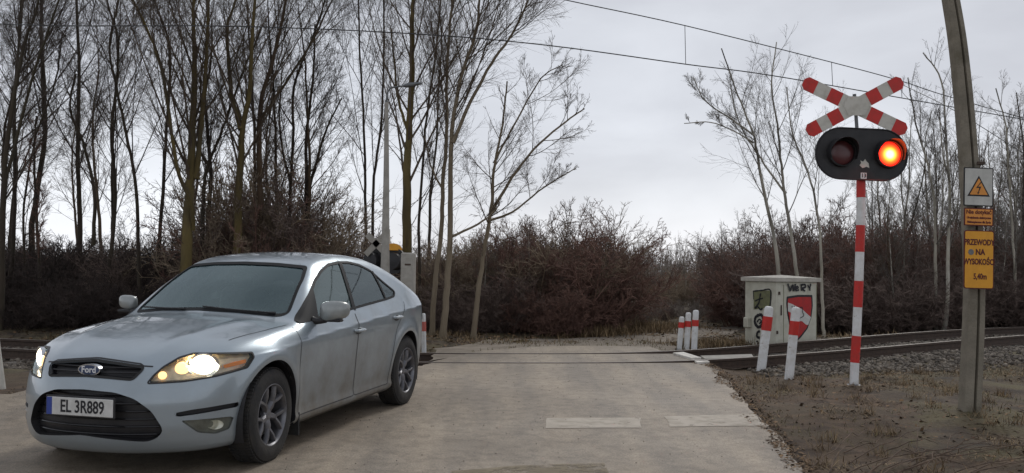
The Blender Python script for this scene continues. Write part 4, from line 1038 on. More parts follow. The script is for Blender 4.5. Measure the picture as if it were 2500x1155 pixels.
# ---- wipers, rear lamps, aerial
def onws(y_, z_, off_=.012): P = proj(0, [(y_, z_)]); return (P + grad(P) * off_)[0]
for (a, b) in (((.62, 1.012), (.02, 1.055)), ((-.12, 1.035), (-.62, 1.03))):
    pts = [onws(a[0] + (b[0] - a[0]) * t, a[1] + (b[1] - a[1]) * t) for t in np.linspace(0, 1, 10)]
    mb = MB(); mb.tube(pts, [.012] + [.007] * 9, 6); mb.build('wiper', M['black'], CAR, True)
TL = rnd(np.array([(1.56, .80), (1.58, 1.00), (1.72, 1.02), (1.82, .96), (1.82, .80)]), .03)
for sgn in (1, -1):
    th, P_ = (R(110), TL) if sgn == 1 else mir(R(110), TL)
    P_ = P_ * np.array([.985, 1]); patch('tail_light', th, P_, M['taillight'], .004)

# ================================================================== PROPS
def plane_at(px, py, Y): return at(px, py, Y)
def base_at(px, py):
    p = G(px, py); 
    for _ in range(6):
        z = Hs(p[0], p[1]); p = atz(px, py, z)
    return np.array([p[0], p[1], Hs(p[0], p[1])])
# ---- marker posts (white, red band)
def post(bot, top, wpx, band, label, group=None, rough_m='white', band_m='red', h_extra=.12, topround=True):
    B = base_at(*bot); Y = B[1]; T = at(top[0], top[1], Y); k = Y / F; w_ = wpx * k
    ax = T - B; L = np.linalg.norm(ax); ax /= L
    root = empty('marker_post', B); tag(root, label, 'marker post', group)
    q_ = Vector((0, 0, 1)).rotation_difference(Vector(ax)).to_matrix().to_4x4() @ Matrix.Rotation(.25 if bot[0] > 1250 else -.2, 4, 'Z')
    root.rotation_mode = 'QUATERNION'; root.rotation_quaternion = q_.to_quaternion()
    hs = [L * (1 - (b_ - top[1]) / (bot[1] - top[1])) for b_ in band]    # z of band limits: upper, lower
    d_ = w_ * .62
    def seg(z0, z1, g_=0.0, top_=False):
        mb = MB(); c = .22 * w_; W2, D2 = w_ / 2 + g_, d_ / 2 + g_
        oct_ = [(-W2 + c, -D2), (W2 - c, -D2), (W2, -D2 + c), (W2, D2 - c), (W2 - c, D2), (-W2 + c, D2), (-W2, D2 - c), (-W2, -D2 + c)]
        lv = [(z0, 1), (z1, 1)] if not top_ else [(z0, 1), (z1 - w_ * .35, 1), (z1 - w_ * .14, .9), (z1 - w_ * .03, .68), (z1, .4)]
        V = [(x * s_, y * s_, z) for z, s_ in lv for x, y in oct_]; n = 8
        mb.add(V, [(i * n + k, i * n + (k + 1) % n, (i + 1) * n + (k + 1) % n, (i + 1) * n + k) for i in range(len(lv) - 1) for k in range(n)] + [tuple((len(lv) - 1) * n + k for k in range(n)), tuple(range(n - 1, -1, -1))])
        return mb
    seg(-h_extra, L, 0, topround).build('post', M[rough_m], root)
    if band_m: seg(hs[1], hs[0], .004).build('band', M[band_m], root)
    return root
G1 = 'red and white marker posts around the crossing'
post((1858, 905), (1878, 748), 23, (773, 807), 'leaning white post with red band in front of the graffiti cabinet door side', G1)
post((1926, 926), (1944, 750), 23, (784, 818), 'white post with red band nearest the striped signal pole, overlapping the painted shield', G1)
post((1658, 852), (1665, 773), 13, (786, 799), 'shortest and leftmost of the three close red and white posts beyond the track', G1)
post((1676, 852), (1681, 763), 14, (783, 797), 'middle of the three close red and white posts beyond the track', G1)
post((1694, 856), (1699, 757), 15, (779, 793), 'tallest and rightmost of the three close red and white posts beyond the track', G1)
M['fadedred'] = mat('faded_red', (.55, .16, .13), (.45, .10, .08), .6, 8)
post((1036, 852), (1033, 765), 12, (781, 799), 'white post with a faded red band just behind the tail of the car', G1, band_m='fadedred')
post((237, 815), (233, 735), 20, (760, 775), 'white topped post seen over the bonnet of the car', G1, band_m=None)
post((3, 950), (-24, 745), 24, (760, 790), 'pale post leaning in at the left edge of the picture', G1, 'oldwhite', band_m=None)

# ---- striped signal with St Andrew's cross
def frameY(px, py, Y): return at(px, py, Y)
SB = base_at(2084, 943); SY_ = SB[1]; sk_ = SY_ / F
S = empty('crossing_signal', SB); tag(S, 'red and white striped crossing signal with one red lamp lit under its cross', 'crossing signal')
def rel(px, py, dy=0.0): p = at(px, py, SY_ + dy); return p - SB
cuts = [945, 885, 820, 750, 686, 615, 550, 482, 440]; xs_ = [2084, 2087, 2091, 2094, 2097, 2099, 2101, 2102, 2102]
def poly_at(y_): return np.interp(y_, cuts[::-1], xs_[::-1])
mbw, mbr = MB(), MB()
pr = .056
ptb = []
for y_ in cuts: q_ = rel(poly_at(y_), y_); q_[1] = 0; ptb.append(q_)
ptb[0][2] = -.1; mbw.tube(ptb, pr - .0025, 20); mbw.build('pole', M['white'], S, True)
for i in (1, 3, 5, 7):
    mbr = MB(); mbr.tube([ptb[i], ptb[i + 1]], pr, 20); mbr.build('pole_stripe', M['red'], S, True)
mb = MB(); mb.lathe([(0, .09), (.02, .09), (.03, pr + .004)], 24, axis='z', c=(ptb[0][0], 0, .0)); mb.build('base_collar', M['grey_metal'], S, True)
mb = MB(); mb.tube([rel(2102, 452) * [1, 0, 1], rel(2086, 230) * [1, 0, 1]], .022, 12); mb.build('upper_tube', M['grey_metal'], S, True)
# lamp board
hc = rel(2096.5, 379); hc[1] = -.09; u_ = 231 * sk_; v_ = 127 * sk_; tiltz = math.atan2(4, 231)
bd = empty('signal_head'); bd.parent = S; bd.location = tuple(hc); bd.rotation_euler = (0, R(1.2), R(4))
def stad(W_, H_, n=20):
    r_ = H_ / 2; c = W_ / 2 - r_; return [(c + r_ * math.cos(t), r_ * math.sin(t)) for t in np.linspace(-math.pi / 2, math.pi / 2, n)] + [(-c + r_ * math.cos(t), r_ * math.sin(t)) for t in np.linspace(math.pi / 2, 3 * math.pi / 2, n)]
mb = MB(); mb.prism(stad(u_, v_), -.01, .015); o = mb.build('backboard', M['black'], bd); 
rim_ = MB(); ptsr = [(x, -.012, z) for x, z in stad(u_ - .012, v_ - .012)]; ptsr.append(ptsr[0]); rim_.tube(ptsr, .010, 6, caps=False); rim_.build('rim_bead', M['black'], o)
def lamp(dx, dz, r_, lit):
    root2 = empty('lamp'); root2.parent = bd; root2.location = (dx, -.012, dz)
    mb = MB(); mb.lathe([(0, r_ * 1.18), (-.05, r_ * 1.14), (-.055, r_ * 1.02), (-.005, r_)], 40); mb.build('housing', M['black'], root2, True)
    # visor: open at the bottom
    mb = MB(); n = 30; V = []
    for t in np.linspace(R(-25), R(205), n):
        for (yy, rr) in ((-.0, 1.22), (-.20 + .10 * (1 - math.sin(max(0, min(math.pi, t)))), 1.16)): V.append((r_ * rr * math.cos(t), yy, r_ * rr * math.sin(t)))
    m0 = len(V); V += [(x * .965, y, z * .965) for x, y, z in V]
    Fs = [(2 * i, 2 * i + 1, 2 * i + 3, 2 * i + 2) for i in range(n - 1)] + [(m0 + 2 * i, m0 + 2 * i + 2, m0 + 2 * i + 3, m0 + 2 * i + 1) for i in range(n - 1)] + [(2 * i + 1, m0 + 2 * i + 1, m0 + 2 * i + 3, 2 * i + 3) for i in range(n - 1)]
    mb.add(V, Fs); mb.build('visor', M['black'], root2, True)
    mb = MB(); prof = [(-.004 - .03 * math.cos(a_), max(.0003, r_ * math.sin(a_))) for a_ in np.linspace(0, math.pi / 2, 9)]
    mb.lathe(prof, 40); ln = mb.build('lens', M['lens_lit'] if lit else M['lens_off'], root2, True)
    if lit:
        ln['label'] = 'glowing red lamp'
        pl = bpy.data.lights.new('lamp_light', 'POINT'); pl.energy = 5; pl.color = (1, .12, .03); pl.shadow_soft_size = .03; po = bpy.data.objects.new('lamp_light', pl); col.objects.link(po); po.parent = root2; po.location = (0, -.09, 0)
def lens_lit():
    m, nt, b = newmat('lamp_lens_lit'); tc = N(nt, 'ShaderNodeTexCoord'); sp = N(nt, 'ShaderNodeVectorMath', operation='MULTIPLY'); sp.inputs[1].default_value = (1, 0, 1)
    sh = N(nt, 'ShaderNodeVectorMath', operation='ADD'); sh.inputs[1].default_value = (-.005, 0, .005)
    ln = N(nt, 'ShaderNodeVectorMath', operation='LENGTH'); nt.links.new(tc.outputs['Object'], sh.inputs[0]); nt.links.new(sh.outputs[0], sp.inputs[0]); nt.links.new(sp.outputs[0], ln.inputs[0])
    r = N(nt, 'ShaderNodeValToRGB'); mrn = N(nt, 'ShaderNodeMapRange'); mrn.inputs['From Max'].default_value = .16; nt.links.new(ln.outputs['Value'], mrn.inputs['Value']); nt.links.new(mrn.outputs[0], r.inputs['Fac'])
    e = r.color_ramp.elements; e[0].position = .22; e[0].color = (1.0, .90, .45, 1); e[1].position = .95; e[1].color = (.75, .010, .006, 1)
    for p_, c_ in ((.42, (1, .50, .05, 1)), (.62, (1, .13, .015, 1)), (.80, (.95, .03, .01, 1))): x = e.new(p_); x.color = c_
    b.inputs['Base Color'].default_value = (.4, .01, .01, 1); nt.links.new(r.outputs[0], b.inputs['Emission Color']); b.inputs['Emission Strength'].default_value = 2.0; return m
M['lens_lit'] = lens_lit(); M['lens_off'] = mat('lamp_lens_off', (.10, .028, .03), rough=.25)
k_ = sk_
def loc_on(px, py): p = rel(px, py); return (p[0] - hc[0], p[2] - hc[2])
a = loc_on(2046, 377); b = loc_on(2163, 377)
lamp(a[0], a[1], 30 * k_, False); lamp(b[0], b[1], 30 * k_, True)
# patches of paper and the little number plate under the lamps
c_ = loc_on(2103, 402); mb = MB(); blob = [(c_[0] + x * .001, c_[1] + z * .001) for x, z in [(-60, -20), (-20, -55), (30, -35), (66, -50), (55, 10), (30, 30), (10, 60), (-15, 25), (-50, 40), (-40, 8)]]; mb.prism(blob, -.013, -.011); mb.build('torn_sticker', M['oldwhite'], bd)
c_ = loc_on(2102, 431); mb = MB(); mb.box((c_[0], -.013, c_[1]), (.075, .004, .075)); np_ = mb.build('number_tag', M['white'], bd)
text('13', .068, M['ink'], np_, (c_[0], -.0155, c_[1]), (R(90), 0, 0), bold=.002)
# cross
cr_ = empty('warning_cross'); cr_.parent = S; cc = rel(2086, 260); cc[1] = -.05; cr_.location = tuple(cc)
def arm2d(px, py): p = rel(px, py); return np.array([p[0] - cc[0], p[2] - cc[2]])
ends = [(1973, 209, 2193, 314), (2183, 208, 1981, 317)]
for j, (x0, y0, x1, y1) in enumerate(ends):
    A = arm2d(x0, y0); B = arm2d(x1, y1); d_ = (B - A) / np.linalg.norm(B - A); n_ = np.array([-d_[1], d_[0]]); hw = 17 * k_; e_ = 17 * k_; Cn = (A + B) / 2
    def pt(s_, o_): return Cn + d_ * s_ + n_ * o_
    L = np.linalg.norm(B - A) / 2 + e_; y_ = -.012 * j
    mb = MB(); ch = hw * .55
    outl = [pt(-L + ch, -hw), pt(L - ch, -hw), pt(L, -hw + ch), pt(L, hw - ch), pt(L - ch, hw), pt(-L + ch, hw), pt(-L, hw - ch), pt(-L, -hw + ch)]
    mb.prism([tuple(p) for p in outl], y_ - .006, y_ + .004); cb_ = mb.build('cross_board', M['crosswhite'] if 'crosswhite' in M else M['oldwhite'], cr_)
    # centre widening
    for sg in (-1, 1):
        mb = MB(); f0, f1 = L - e_ * 2.0, L
        o1 = [pt(sg * f0, -hw), pt(sg * (f1 - ch), -hw), pt(sg * f1, -hw + ch), pt(sg * f1, hw - ch), pt(sg * (f1 - ch), hw), pt(sg * f0, hw)]
        mb.prism([tuple(p) for p in (o1 if sg == 1 else o1[::-1])], y_ - .0085, y_ - .006)
        o2 = [pt(sg * 38 * k_, -hw), pt(sg * 70 * k_, -hw), pt(sg * 70 * k_, hw), pt(sg * 38 * k_, hw)]
        mb.prism([tuple(p) for p in (o2 if sg == 1 else o2[::-1])], y_ - .0085, y_ - .006)
        mb.build('red_stripe', M['red'], cb_)
mb = MB(); mb.prism([(-.165, .0), (-.10, .115), (.10, .115), (.165, .0), (.10, -.125), (-.10, -.125)], -.022, -.019); mb.build('cross_centre', M['crosswhite'] if 'crosswhite' in M else M['oldwhite'], cr_)

# ---- concrete catenary mast with signs
MBs = base_at(2368, 1003); MY = MBs[1]; mk = MY / F
P_ = empty('catenary_mast', MBs); tag(P_, 'tall slightly bent concrete mast with a groove, carrying yellow and white warning signs', 'mast')
path = catmull(np.array([at(x, y, MY) - MBs for x, y in [(2367, 1020), (2375, 850), (2379, 705), (2374, 550), (2366, 400), (2352, 230), (2338, 100), (2322, 0), (2306, -90), (2270, -260), (2235, -430)]]) * [1, 0, 1], 5)
def mast(path, rot, wid, dep, name, m):
    c, s = math.cos(rot), math.sin(rot); V = []; mb = MB()
    for i, p in enumerate(path):
        t = i / (len(path) - 1); k = 1.0 - .30 * t; w_ = wid * k / 2; d_ = dep * k / 2; g_ = .016 * k; gd = .06 * k; gx_ = .10 * w_
        pr_ = [(-w_, -d_ * .45), (-w_ * .93, -d_ * .60), (gx_ - g_, -d_), (gx_ - g_ * .6, -d_ + gd), (gx_ + g_ * .6, -d_ + gd), (gx_ + g_, -d_), (w_ * .92, -d_ * .95), (w_, -d_ * .8), (w_, d_), (-w_, d_)]
        for x, y in pr_: V.append((p[0] + c * x - s * y, p[1] + s * x + c * y, p[2]))
    n = len(pr_)
    Fs = [(i * n + k, i * n + (k + 1) % n, (i + 1) * n + (k + 1) % n, (i + 1) * n + k) for i in range(len(path) - 1) for k in range(n)] + [tuple((len(path) - 1) * n + k for k in range(n))]
    mb.add(V, Fs); return mb.build(name, m, P_)
mast(path, R(6), .178, .14, 'mast_body', M['concrete'])
def sign(name, px4, m, label=None, border=None, r_=.02, yoff=-.17):
    """px4: left, top, right, bottom; a flat plate facing the road, corners rounded"""
    l, t, r2, b_ = px4; Yp = MY + yoff; a = at(l, t, Yp) - MBs; d_ = at(r2, b_, Yp) - MBs; W_ = abs(d_[0] - a[0]); H_ = abs(a[2] - d_[2])
    root = empty(name); root.parent = P_; root.location = ((a[0] + d_[0]) / 2, yoff, (a[2] + d_[2]) / 2); root.rotation_euler = (0, R(.8), R(5))
    box_ = rnd(np.array([(-W_ / 2, -H_ / 2), (W_ / 2, -H_ / 2), (W_ / 2, H_ / 2), (-W_ / 2, H_ / 2)]), r_)
    mb = MB(); mb.prism([tuple(p) for p in box_], -.004, .004); pl_ = mb.build('plate', m if not border else border, root)
    if border:
        in_ = .010; b2 = rnd(np.array([(-W_ / 2 + in_, -H_ / 2 + in_), (W_ / 2 - in_, -H_ / 2 + in_), (W_ / 2 - in_, H_ / 2 - in_), (-W_ / 2 + in_, H_ / 2 - in_)]), r_ * .7)
        mb = MB(); mb.prism([tuple(p) for p in b2], -.0065, -.004); mb.build('plate_face', m, root)
    mb = MB()
    for zz in (-H_ * .3, H_ * .3): mb.box((0, .03, zz), (W_ * .7, .05, .03))
    mb.build('bracket', M['grey_metal'], root)
    return root, W_, H_
s1, W1_, H1_ = sign('high_voltage_sign', (2351, 409, 2426, 504), M['signwhite'], border=M['ink'], r_=.012)
def tri(s_): return [(-s_, -s_ * .8), (s_, -s_ * .8), (0, s_ * .95)]
mb = MB(); mb.prism([(x, z - .0) for x, z in tri(.118)], -.0085, -.0065); mb.build('triangle_border', M['ink'], s1)
mb = MB(); mb.prism([(x, z - .004) for x, z in tri(.094)], -.0105, -.0085); mb.build('triangle', M['orange'], s1)
mb = MB(); mb.prism([(.018, .050), (-.030, -.012), (.004, -.010), (-.010, -.062), (-.022, -.045), (-.010, -.075), (.010, -.052), (-.002, -.058), (.024, .004), (-.010, .002), (.030, .050)], -.0120, -.0105); mb.build('lightning_bolt', M['ink'], s1)
s2, W2_, H2_ = sign('do_not_touch_sign', (2352, 508, 2426, 552), M['orange'], border=M['darkred'], r_=.006)
text('Nie dotykać', .058, M['darkred'], s2, (0, -.0075, .048), (R(90), 0, 0), sx=.92, bold=.0014)
text('Urządzenie elektryczne', .030, M['darkred'], s2, (0, -.0075, -.008), (R(90), 0, 0), sx=.88, bold=.0012)
text('Niebezpieczne dla życia', .030, M['darkred'], s2, (0, -.0075, -.052), (R(90), 0, 0), sx=.86, bold=.0012)
s3, W3_, H3_ = sign('overhead_wire_sign', (2351, 562, 2428, 706), M['yellow'], border=M['darkred'], r_=.03)
z_ = lambda py: (H3_ / 2) - (py - 562) / 144 * H3_
text('PRZEWODY', .080, M['darkred'], s3, (0, -.0075, z_(592)), (R(90), 0, 0), sx=.72, bold=.0028)
text('NA', .080, M['darkred'], s3, (.01, -.0075, z_(616)), (R(90), 0, 0), sx=.85, bold=.0028)
text('WYSOKOŚCI', .080, M['darkred'], s3, (0, -.0075, z_(640)), (R(90), 0, 0), sx=.68, bold=.0028)
text('5,40m', .080, M['darkred'], s3, (.012, -.0075, z_(676)), (R(90), 0, 0), sx=.70, bold=.0022)
mb = MB(); mb.lathe([(-.010, .0003), (-.010, .028), (-.0065, .030)], 24, c=(-.085, 0, z_(616))); mb.build('bolt_cap', M['grey_metal'], s3)
mb = MB(); mb.box((path[20][0] * 0 + (at(2379, 402, MY) - MBs)[0], -.13, (at(2379, 402, MY) - MBs)[2]), (.07, .04, .035), bev=.006); mb.build('clamp', M['rail_side'], P_)

# ---- relay cabinet with graffiti
Cp = atz(1895, 868, .12); cY = 17.3; Cp = at(1895, 866, cY); zb_ = Cp[2]
al = R(31); ux = np.array([math.cos(al), math.sin(al), 0]); uy = np.array([-math.sin(al), math.cos(al), 0])
kc = cY / F; Wr = 105 * kc / (math.cos(al)) * 1.17; Wl = 70 * kc / math.sin(al) * .78; Hh = (at(1895, 688, cY) - Cp)[2]
CB = empty('relay_cabinet', Cp); CB.rotation_euler = (0, 0, al); tag(CB, 'cream railway relay cabinet with black graffiti and a painted red and white shield', 'cabinet')
# own frame: x along the right-hand face, y along the left-hand face
mb = MB(); mb.box((Wr / 2, Wl / 2, Hh / 2), (Wr, Wl, Hh), bev=.012); mb.build('cabinet_body', M['cabinet'], CB)
mb = MB(); mb.box((Wr / 2, Wl / 2, -.20), (Wr + .06, Wl + .06, .38), bev=.02); mb.build('plinth', M['concrete_light'], CB)
mb = MB(); V = []; o_ = .055; th_ = .075
for (x, y) in ((-o_, -o_), (Wr + o_, -o_), (Wr + o_, Wl + o_), (-o_, Wl + o_)): V.append((x, y, Hh + .003))
for (x, y) in ((-o_, -o_), (Wr + o_, -o_), (Wr + o_, Wl + o_), (-o_, Wl + o_)): V.append((x, y, Hh + th_))
V.append((Wr / 2, Wl / 2, Hh + th_ + .05))
mb.add(V, [(0, 3, 2, 1), (0, 1, 5, 4), (1, 2, 6, 5), (2, 3, 7, 6), (3, 0, 4, 7), (4, 5, 8), (5, 6, 8), (6, 7, 8), (7, 4, 8)]); mb.build('roof', M['cabinet_roof'], CB)
def face_pt(px, py, face):     # a pixel on the right face (y=0) or left face (x=0) -> (u along face, z)
    O = np.array([0, 0, HC]); d = ray(px, py); n_ = uy if face == 'r' else ux; t = ((Cp - O) @ n_) / (d @ n_); P = O + d * t - Cp
    return (P @ (ux if face == 'r' else uy), P[2])
def draw(name, face, poly, m, off, parent=CB, rr=0):
    pts = [face_pt(x, y, face) for x, y in poly]; P = np.array(pts)
    if rr: P = rnd(P, rr)
    V3 = [((u, -off, z) if face == 'r' else (-off, u, z)) for u, z in P]; V2 = [((u, -off + .002, z) if face == 'r' else (-off + .002, u, z)) for u, z in P]; n = len(P)
    mb = MB(); mb.add(V3 + V2, [tuple(range(n)), tuple(range(2 * n - 1, n - 1, -1))] + [(i, n + i, n + (i + 1) % n, (i + 1) % n) for i in range(n)]); return mb.build(name, m, parent)
def stroke(mbx, face, pts, wpx, off, sm=True):
    P = [face_pt(x, y, face) for x, y in pts]; P = catmull(np.array(P), 6) if sm and len(P) > 2 else np.array(P); w_ = wpx * kc / 2 * 1.4
    V = [((u, -off, z) if face == 'r' else (-off, u, z)) for u, z in P]
    T = np.gradient(np.array(P), axis=0); T /= np.linalg.norm(T, axis=1)[:, None] + 1e-9; nn = np.stack([-T[:, 1], T[:, 0]], 1)
    r_ = np.random.default_rng(3).uniform(.75, 1.25, (len(P), 1)) * w_; A = np.array(P) + nn * r_; B = np.array(P) - nn * r_; n = len(P)
    X3 = lambda Q_: [((u, -off, z) if face == 'r' else (-off, u, z)) for u, z in Q_]
    mbx.add(X3(A) + X3(B), [(i, i + 1, n + i + 1, n + i) for i in range(n - 1)])
z5 = lambda x, y: (1580 + x / 3.207, 600 + y / 3.207)       # picks made on an enlarged crop
sh = [z5(*p) for p in [(1092, 398), (1180, 385), (1292, 385), (1296, 470), (1285, 560), (1255, 650), (1205, 715), (1175, 745), (1140, 690), (1112, 620), (1095, 530), (1088, 450)]]
draw('shield_outline', 'r', sh, M['ink'], .004, rr=.02)
shc = np.mean(sh, axis=0); shi = [tuple(shc + (np.array(p) - shc) * .90) for p in sh]
M['shieldred'] = mat('spray_red', (.50, .018, .018), (.38, .02, .02), .6, 12, 6); M['shieldwhite'] = mat('spray_white', (.66, .66, .63), (.52, .52, .49), .6, 12, 6)
draw('shield_field', 'r', shi, M['shieldred'], .007, rr=.02)
draw('shield_band', 'r', [z5(*p) for p in [(1100, 445), (1135, 458), (1180, 482), (1215, 500), (1245, 530), (1280, 560), (1258, 620), (1240, 618), (1210, 590), (1170, 590), (1130, 600), (1128, 530), (1100, 512)]], M['shieldwhite'], .010)
draw('shield_chip', 'r', [z5(*p) for p in [(1102, 520), (1128, 524), (1126, 588), (1112, 590)]], M['shieldred'], .013)
gm = MB()
st = lambda pts, w_=3.4, face='r', off=.0165: stroke(gm, face, [z5(*p) for p in pts], w_, off)
st([(1138, 485), (1170, 492), (1208, 482), (1212, 520), (1220, 548), (1180, 572), (1140, 590)], 1.6)
st([(1128, 470), (1136, 500)], 2); st([(1150, 470), (1130, 500)], 1.5)
# W e R Y tag
st([(1096, 296), (1106, 325), (1116, 352), (1126, 320), (1136, 312), (1142, 352), (1152, 320), (1156, 298)], 3.6)
st([(1160, 336), (1178, 330), (1172, 318), (1160, 326), (1160, 350), (1184, 346)], 3.0)
st([(1204, 304), (1204, 352)], 3.6); st([(1196, 308), (1230, 304), (1234, 324), (1208, 334), (1232, 356)], 3.4)
st([(1252, 306), (1264, 330)], 3.2); st([(1276, 296), (1270, 326), (1268, 352)], 3.4)
gm.build('graffiti_tag', M['ink'], CB)
draw('side_hatch', 'l', [z5(*p) for p in [(835, 352), (966, 352), (962, 482), (835, 500)]], M['dirtyglass'], .006)
gm = MB()
sl = lambda pts, w_=3.2: stroke(gm, 'l', [z5(*p) for p in pts], w_, .010)
sl([(833, 356), (900, 350), (968, 350), (964, 480)], 2.6); sl([(833, 352), (836, 420)], 2)
sl([(892, 372), (884, 410), (876, 450), (846, 490)], 3.4); sl([(845, 435), (880, 418), (910, 412)], 2.6); sl([(848, 492), (868, 478), (890, 500), (906, 488)], 3.2)
sl([(880, 540), (852, 560), (846, 600), (870, 636), (900, 622), (912, 580), (900, 545), (880, 540)], 5.5); sl([(862, 600), (880, 576), (896, 590), (880, 612)], 3)
sl([(886, 668), (866, 680), (862, 710), (884, 722)], 4.5); sl([(858, 745), (872, 760), (858, 790), (866, 822)], 3.6)
gm.build('graffiti', M['ink'], CB)
gm = MB(); 
for pz in ((1032, 372), (1016, 678)):
    u, z = face_pt(*z5(*pz), 'r'); gm.box((u, -.01, z), (.04, .02, .06), bev=.004)
u, z = face_pt(*z5(1048, 505), 'r'); gm.box((u, -.008, z), (.03, .014, .19), bev=.004)
gm.build('door_fitting', M['rail_side'], CB)
gm = MB(); u, z = face_pt(*z5(800, 600), 'l'); gm.box((-.06, u + .0, z), (.11, .12, .20), bev=.02); gm.build('side_box', M['cabinet'], CB)
gm = MB(); u0, _ = face_pt(*z5(1078, 700), 'r')
gm.box((u0 * 0 + Wr * .17, -.004, Hh * .5), (.006, .006, Hh * .92)); gm.box((Wr * .985, -.004, Hh * .5), (.006, .006, Hh * .92)); gm.build('door_gap', M['dirtyglass'], CB)

# ---- second signal seen from behind, over the roof of the car
B2 = at(948, 860, 17.6); B2[2] = 0
S2 = empty('crossing_signal_back', B2); S2.name = 'crossing_signal'; tag(S2, 'back of the far crossing signal with black head and yellow cap above the car roof', 'crossing signal')
def r2_(px, py, dy=0): p = at(px, py, 17.6) - B2; p[1] += dy; return p
mb = MB(); mb.tube([(0, 0, -.1), r2_(946, 560) * [1, 0, 1]], .05, 14); mb.build('pole', M['oldwhite'], S2, True)
c2 = r2_(941, 637); b2 = empty('signal_head'); b2.parent = S2; b2.location = tuple(c2); b2.rotation_euler = (0, 0, R(152))
mb = MB(); mb.prism(stad(.92, .47), -.02, .02); mb.build('backboard', M['black'], b2)
mb = MB()
for sg in (-.26, .26): mb.lathe([(.02, .17), (.14, .15), (.15, .001)], 24, c=(sg, 0, 0)); mb.lathe([(-.02, .18), (-.22, .17)], 24, c=(sg, 0, 0))
mb.build('lamp_housing', M['black'], b2, True)
c3_ = r2_(962, 605); mb = MB(); V = [];
for t in np.linspace(0, math.pi, 16):
    for yy in (-.10, .10): V.append((c3_[0] + .155 * math.cos(t), c3_[1] - .06 + yy, c3_[2] - .05 + .13 * math.sin(t)))
mb.add(V, [(2 * i, 2 * i + 2, 2 * i + 3, 2 * i + 1) for i in range(15)] + [tuple(range(0, 32, 2)), tuple(range(31, 0, -2))]); mb.build('yellow_cap', M['yellow'], S2, True)
mb = MB()
for (p, q_) in (((893, 622), (938, 575)), ((897, 572), (935, 612))):
    A = r2_(*p) + np.array([0, -.03, 0]); B = r2_(*q_) + np.array([0, -.03, 0]); d_ = (B - A) / np.linalg.norm(B - A); n_ = np.array([-d_[2], 0, d_[0]]) * .055; hh = np.array([0, .008, 0])
    mb.add([A - n_ - hh, B - n_ - hh, B + n_ - hh, A + n_ - hh, A - n_ + hh, B - n_ + hh, B + n_ + hh, A + n_ + hh], [(0, 1, 2, 3), (7, 6, 5, 4), (0, 4, 5, 1), (1, 5, 6, 2), (2, 6, 7, 3), (3, 7, 4, 0)])
mb.build('cross_board', M['concrete_light'], S2)
# ---- pale street lamp
B3 = at(938, 870, 16.4); B3[2] = 0
L3 = empty('street_lamp', B3); tag(L3, 'thin pale tapering lamp pole with a short arm standing behind the car', 'street lamp')
r3 = lambda px, py: (at(px, py, 16.4) - B3) * [1, 0, 1]
mb = MB(); mb.tube([np.array([0, 0, -.1]), r3(940, 660), r3(943, 450), r3(944, 250)], [.085, .078, .052, .032], 14); mb.build('pole', M['concrete_light'], L3, True)
mb = MB(); mb.tube([r3(944, 252), r3(946, 225), r3(955, 214), r3(985, 210)], [.018, .016, .016, .015], 8); mb.build('arm', M['grey_metal'], L3, True)
mb = MB(); A = r3(984, 210); B = r3(1030, 203); mb.tube([A, A * .7 + B * .3, B], [.02, .045, .02], 10); mb.build('lamp_head', M['grey_metal'], L3, True)
# ---- short concrete post
B4 = at(993, 868, 15.6); B4[2] = 0; hh = at(993, 617, 15.6)[2]
K4 = empty('concrete_post', B4); tag(K4, 'grey concrete post with square section behind the tail of the car', 'post')
mb = MB(); mb.box((0, 0, hh / 2), (.235, .2, hh), bev=.02); mb.build('post', M['concrete_light'], K4)
mb = MB(); 
for zz in (.3, .6, .88): mb.box((0, -.1, hh * zz), (.10, .012, .03), bev=.004)
mb.build('step_iron', M['rail_side'], K4)

# ---- overhead wires
def wire(px, Ys, r_, label, droppers=(), name='overhead_wire'):
    P = np.array([at(x, y, Y) for (x, y), Y in zip(px, Ys)]); P = catmull(P, 6); root = empty(name, P[0]); tag(root, label, 'overhead wire')
    mb = MB(); mb.tube(P - P[0], r_, 6); mb.build('cable', M['wire'], root, True); return root
cpx_ = [(-900, 20), (-300, 44), (100, 62), (560, 64), (1000, 82), (1330, 110), (1675, 157), (1900, 187), (2330, 262), (2900, 362)]
cY_ = [19, 17.5, 16.2, 15.3, 15.2, 15.4, 16.2, 17.0, 19.0, 23]
wire(cpx_, cY_, .0095, 'lower contact wire strung across the whole view above the track')
mpx = [(900, -105), (1200, -42), (1390, 2), (1670, 62), (2030, 152), (2200, 198), (2330, 240), (2700, 345)]
mY = [15.1, 15.25, 15.5, 16.2, 17.6, 18.4, 19.0, 21.5]
mw = wire(mpx, mY, .0085, 'upper messenger wire sloping from the top of the view to the concrete mast', name='messenger_wire')
mb = MB(); o0 = np.array(mw.location)
for (a, b, Y) in (((1672, 62), (1674, 157), 16.2), ((2030, 152), (2033, 209), 17.6), ((2200, 198), (2202, 238), 18.4)): mb.tube([at(*a, Y) - o0, at(*b, Y) - o0], .006, 5)
mb.build('dropper', M['wire'], mw)
wire([(2200, 205), (2330, 270), (2500, 375), (2700, 500)], [14, 13, 12, 11.2], .005, 'thin wire running down to the right behind the concrete mast')

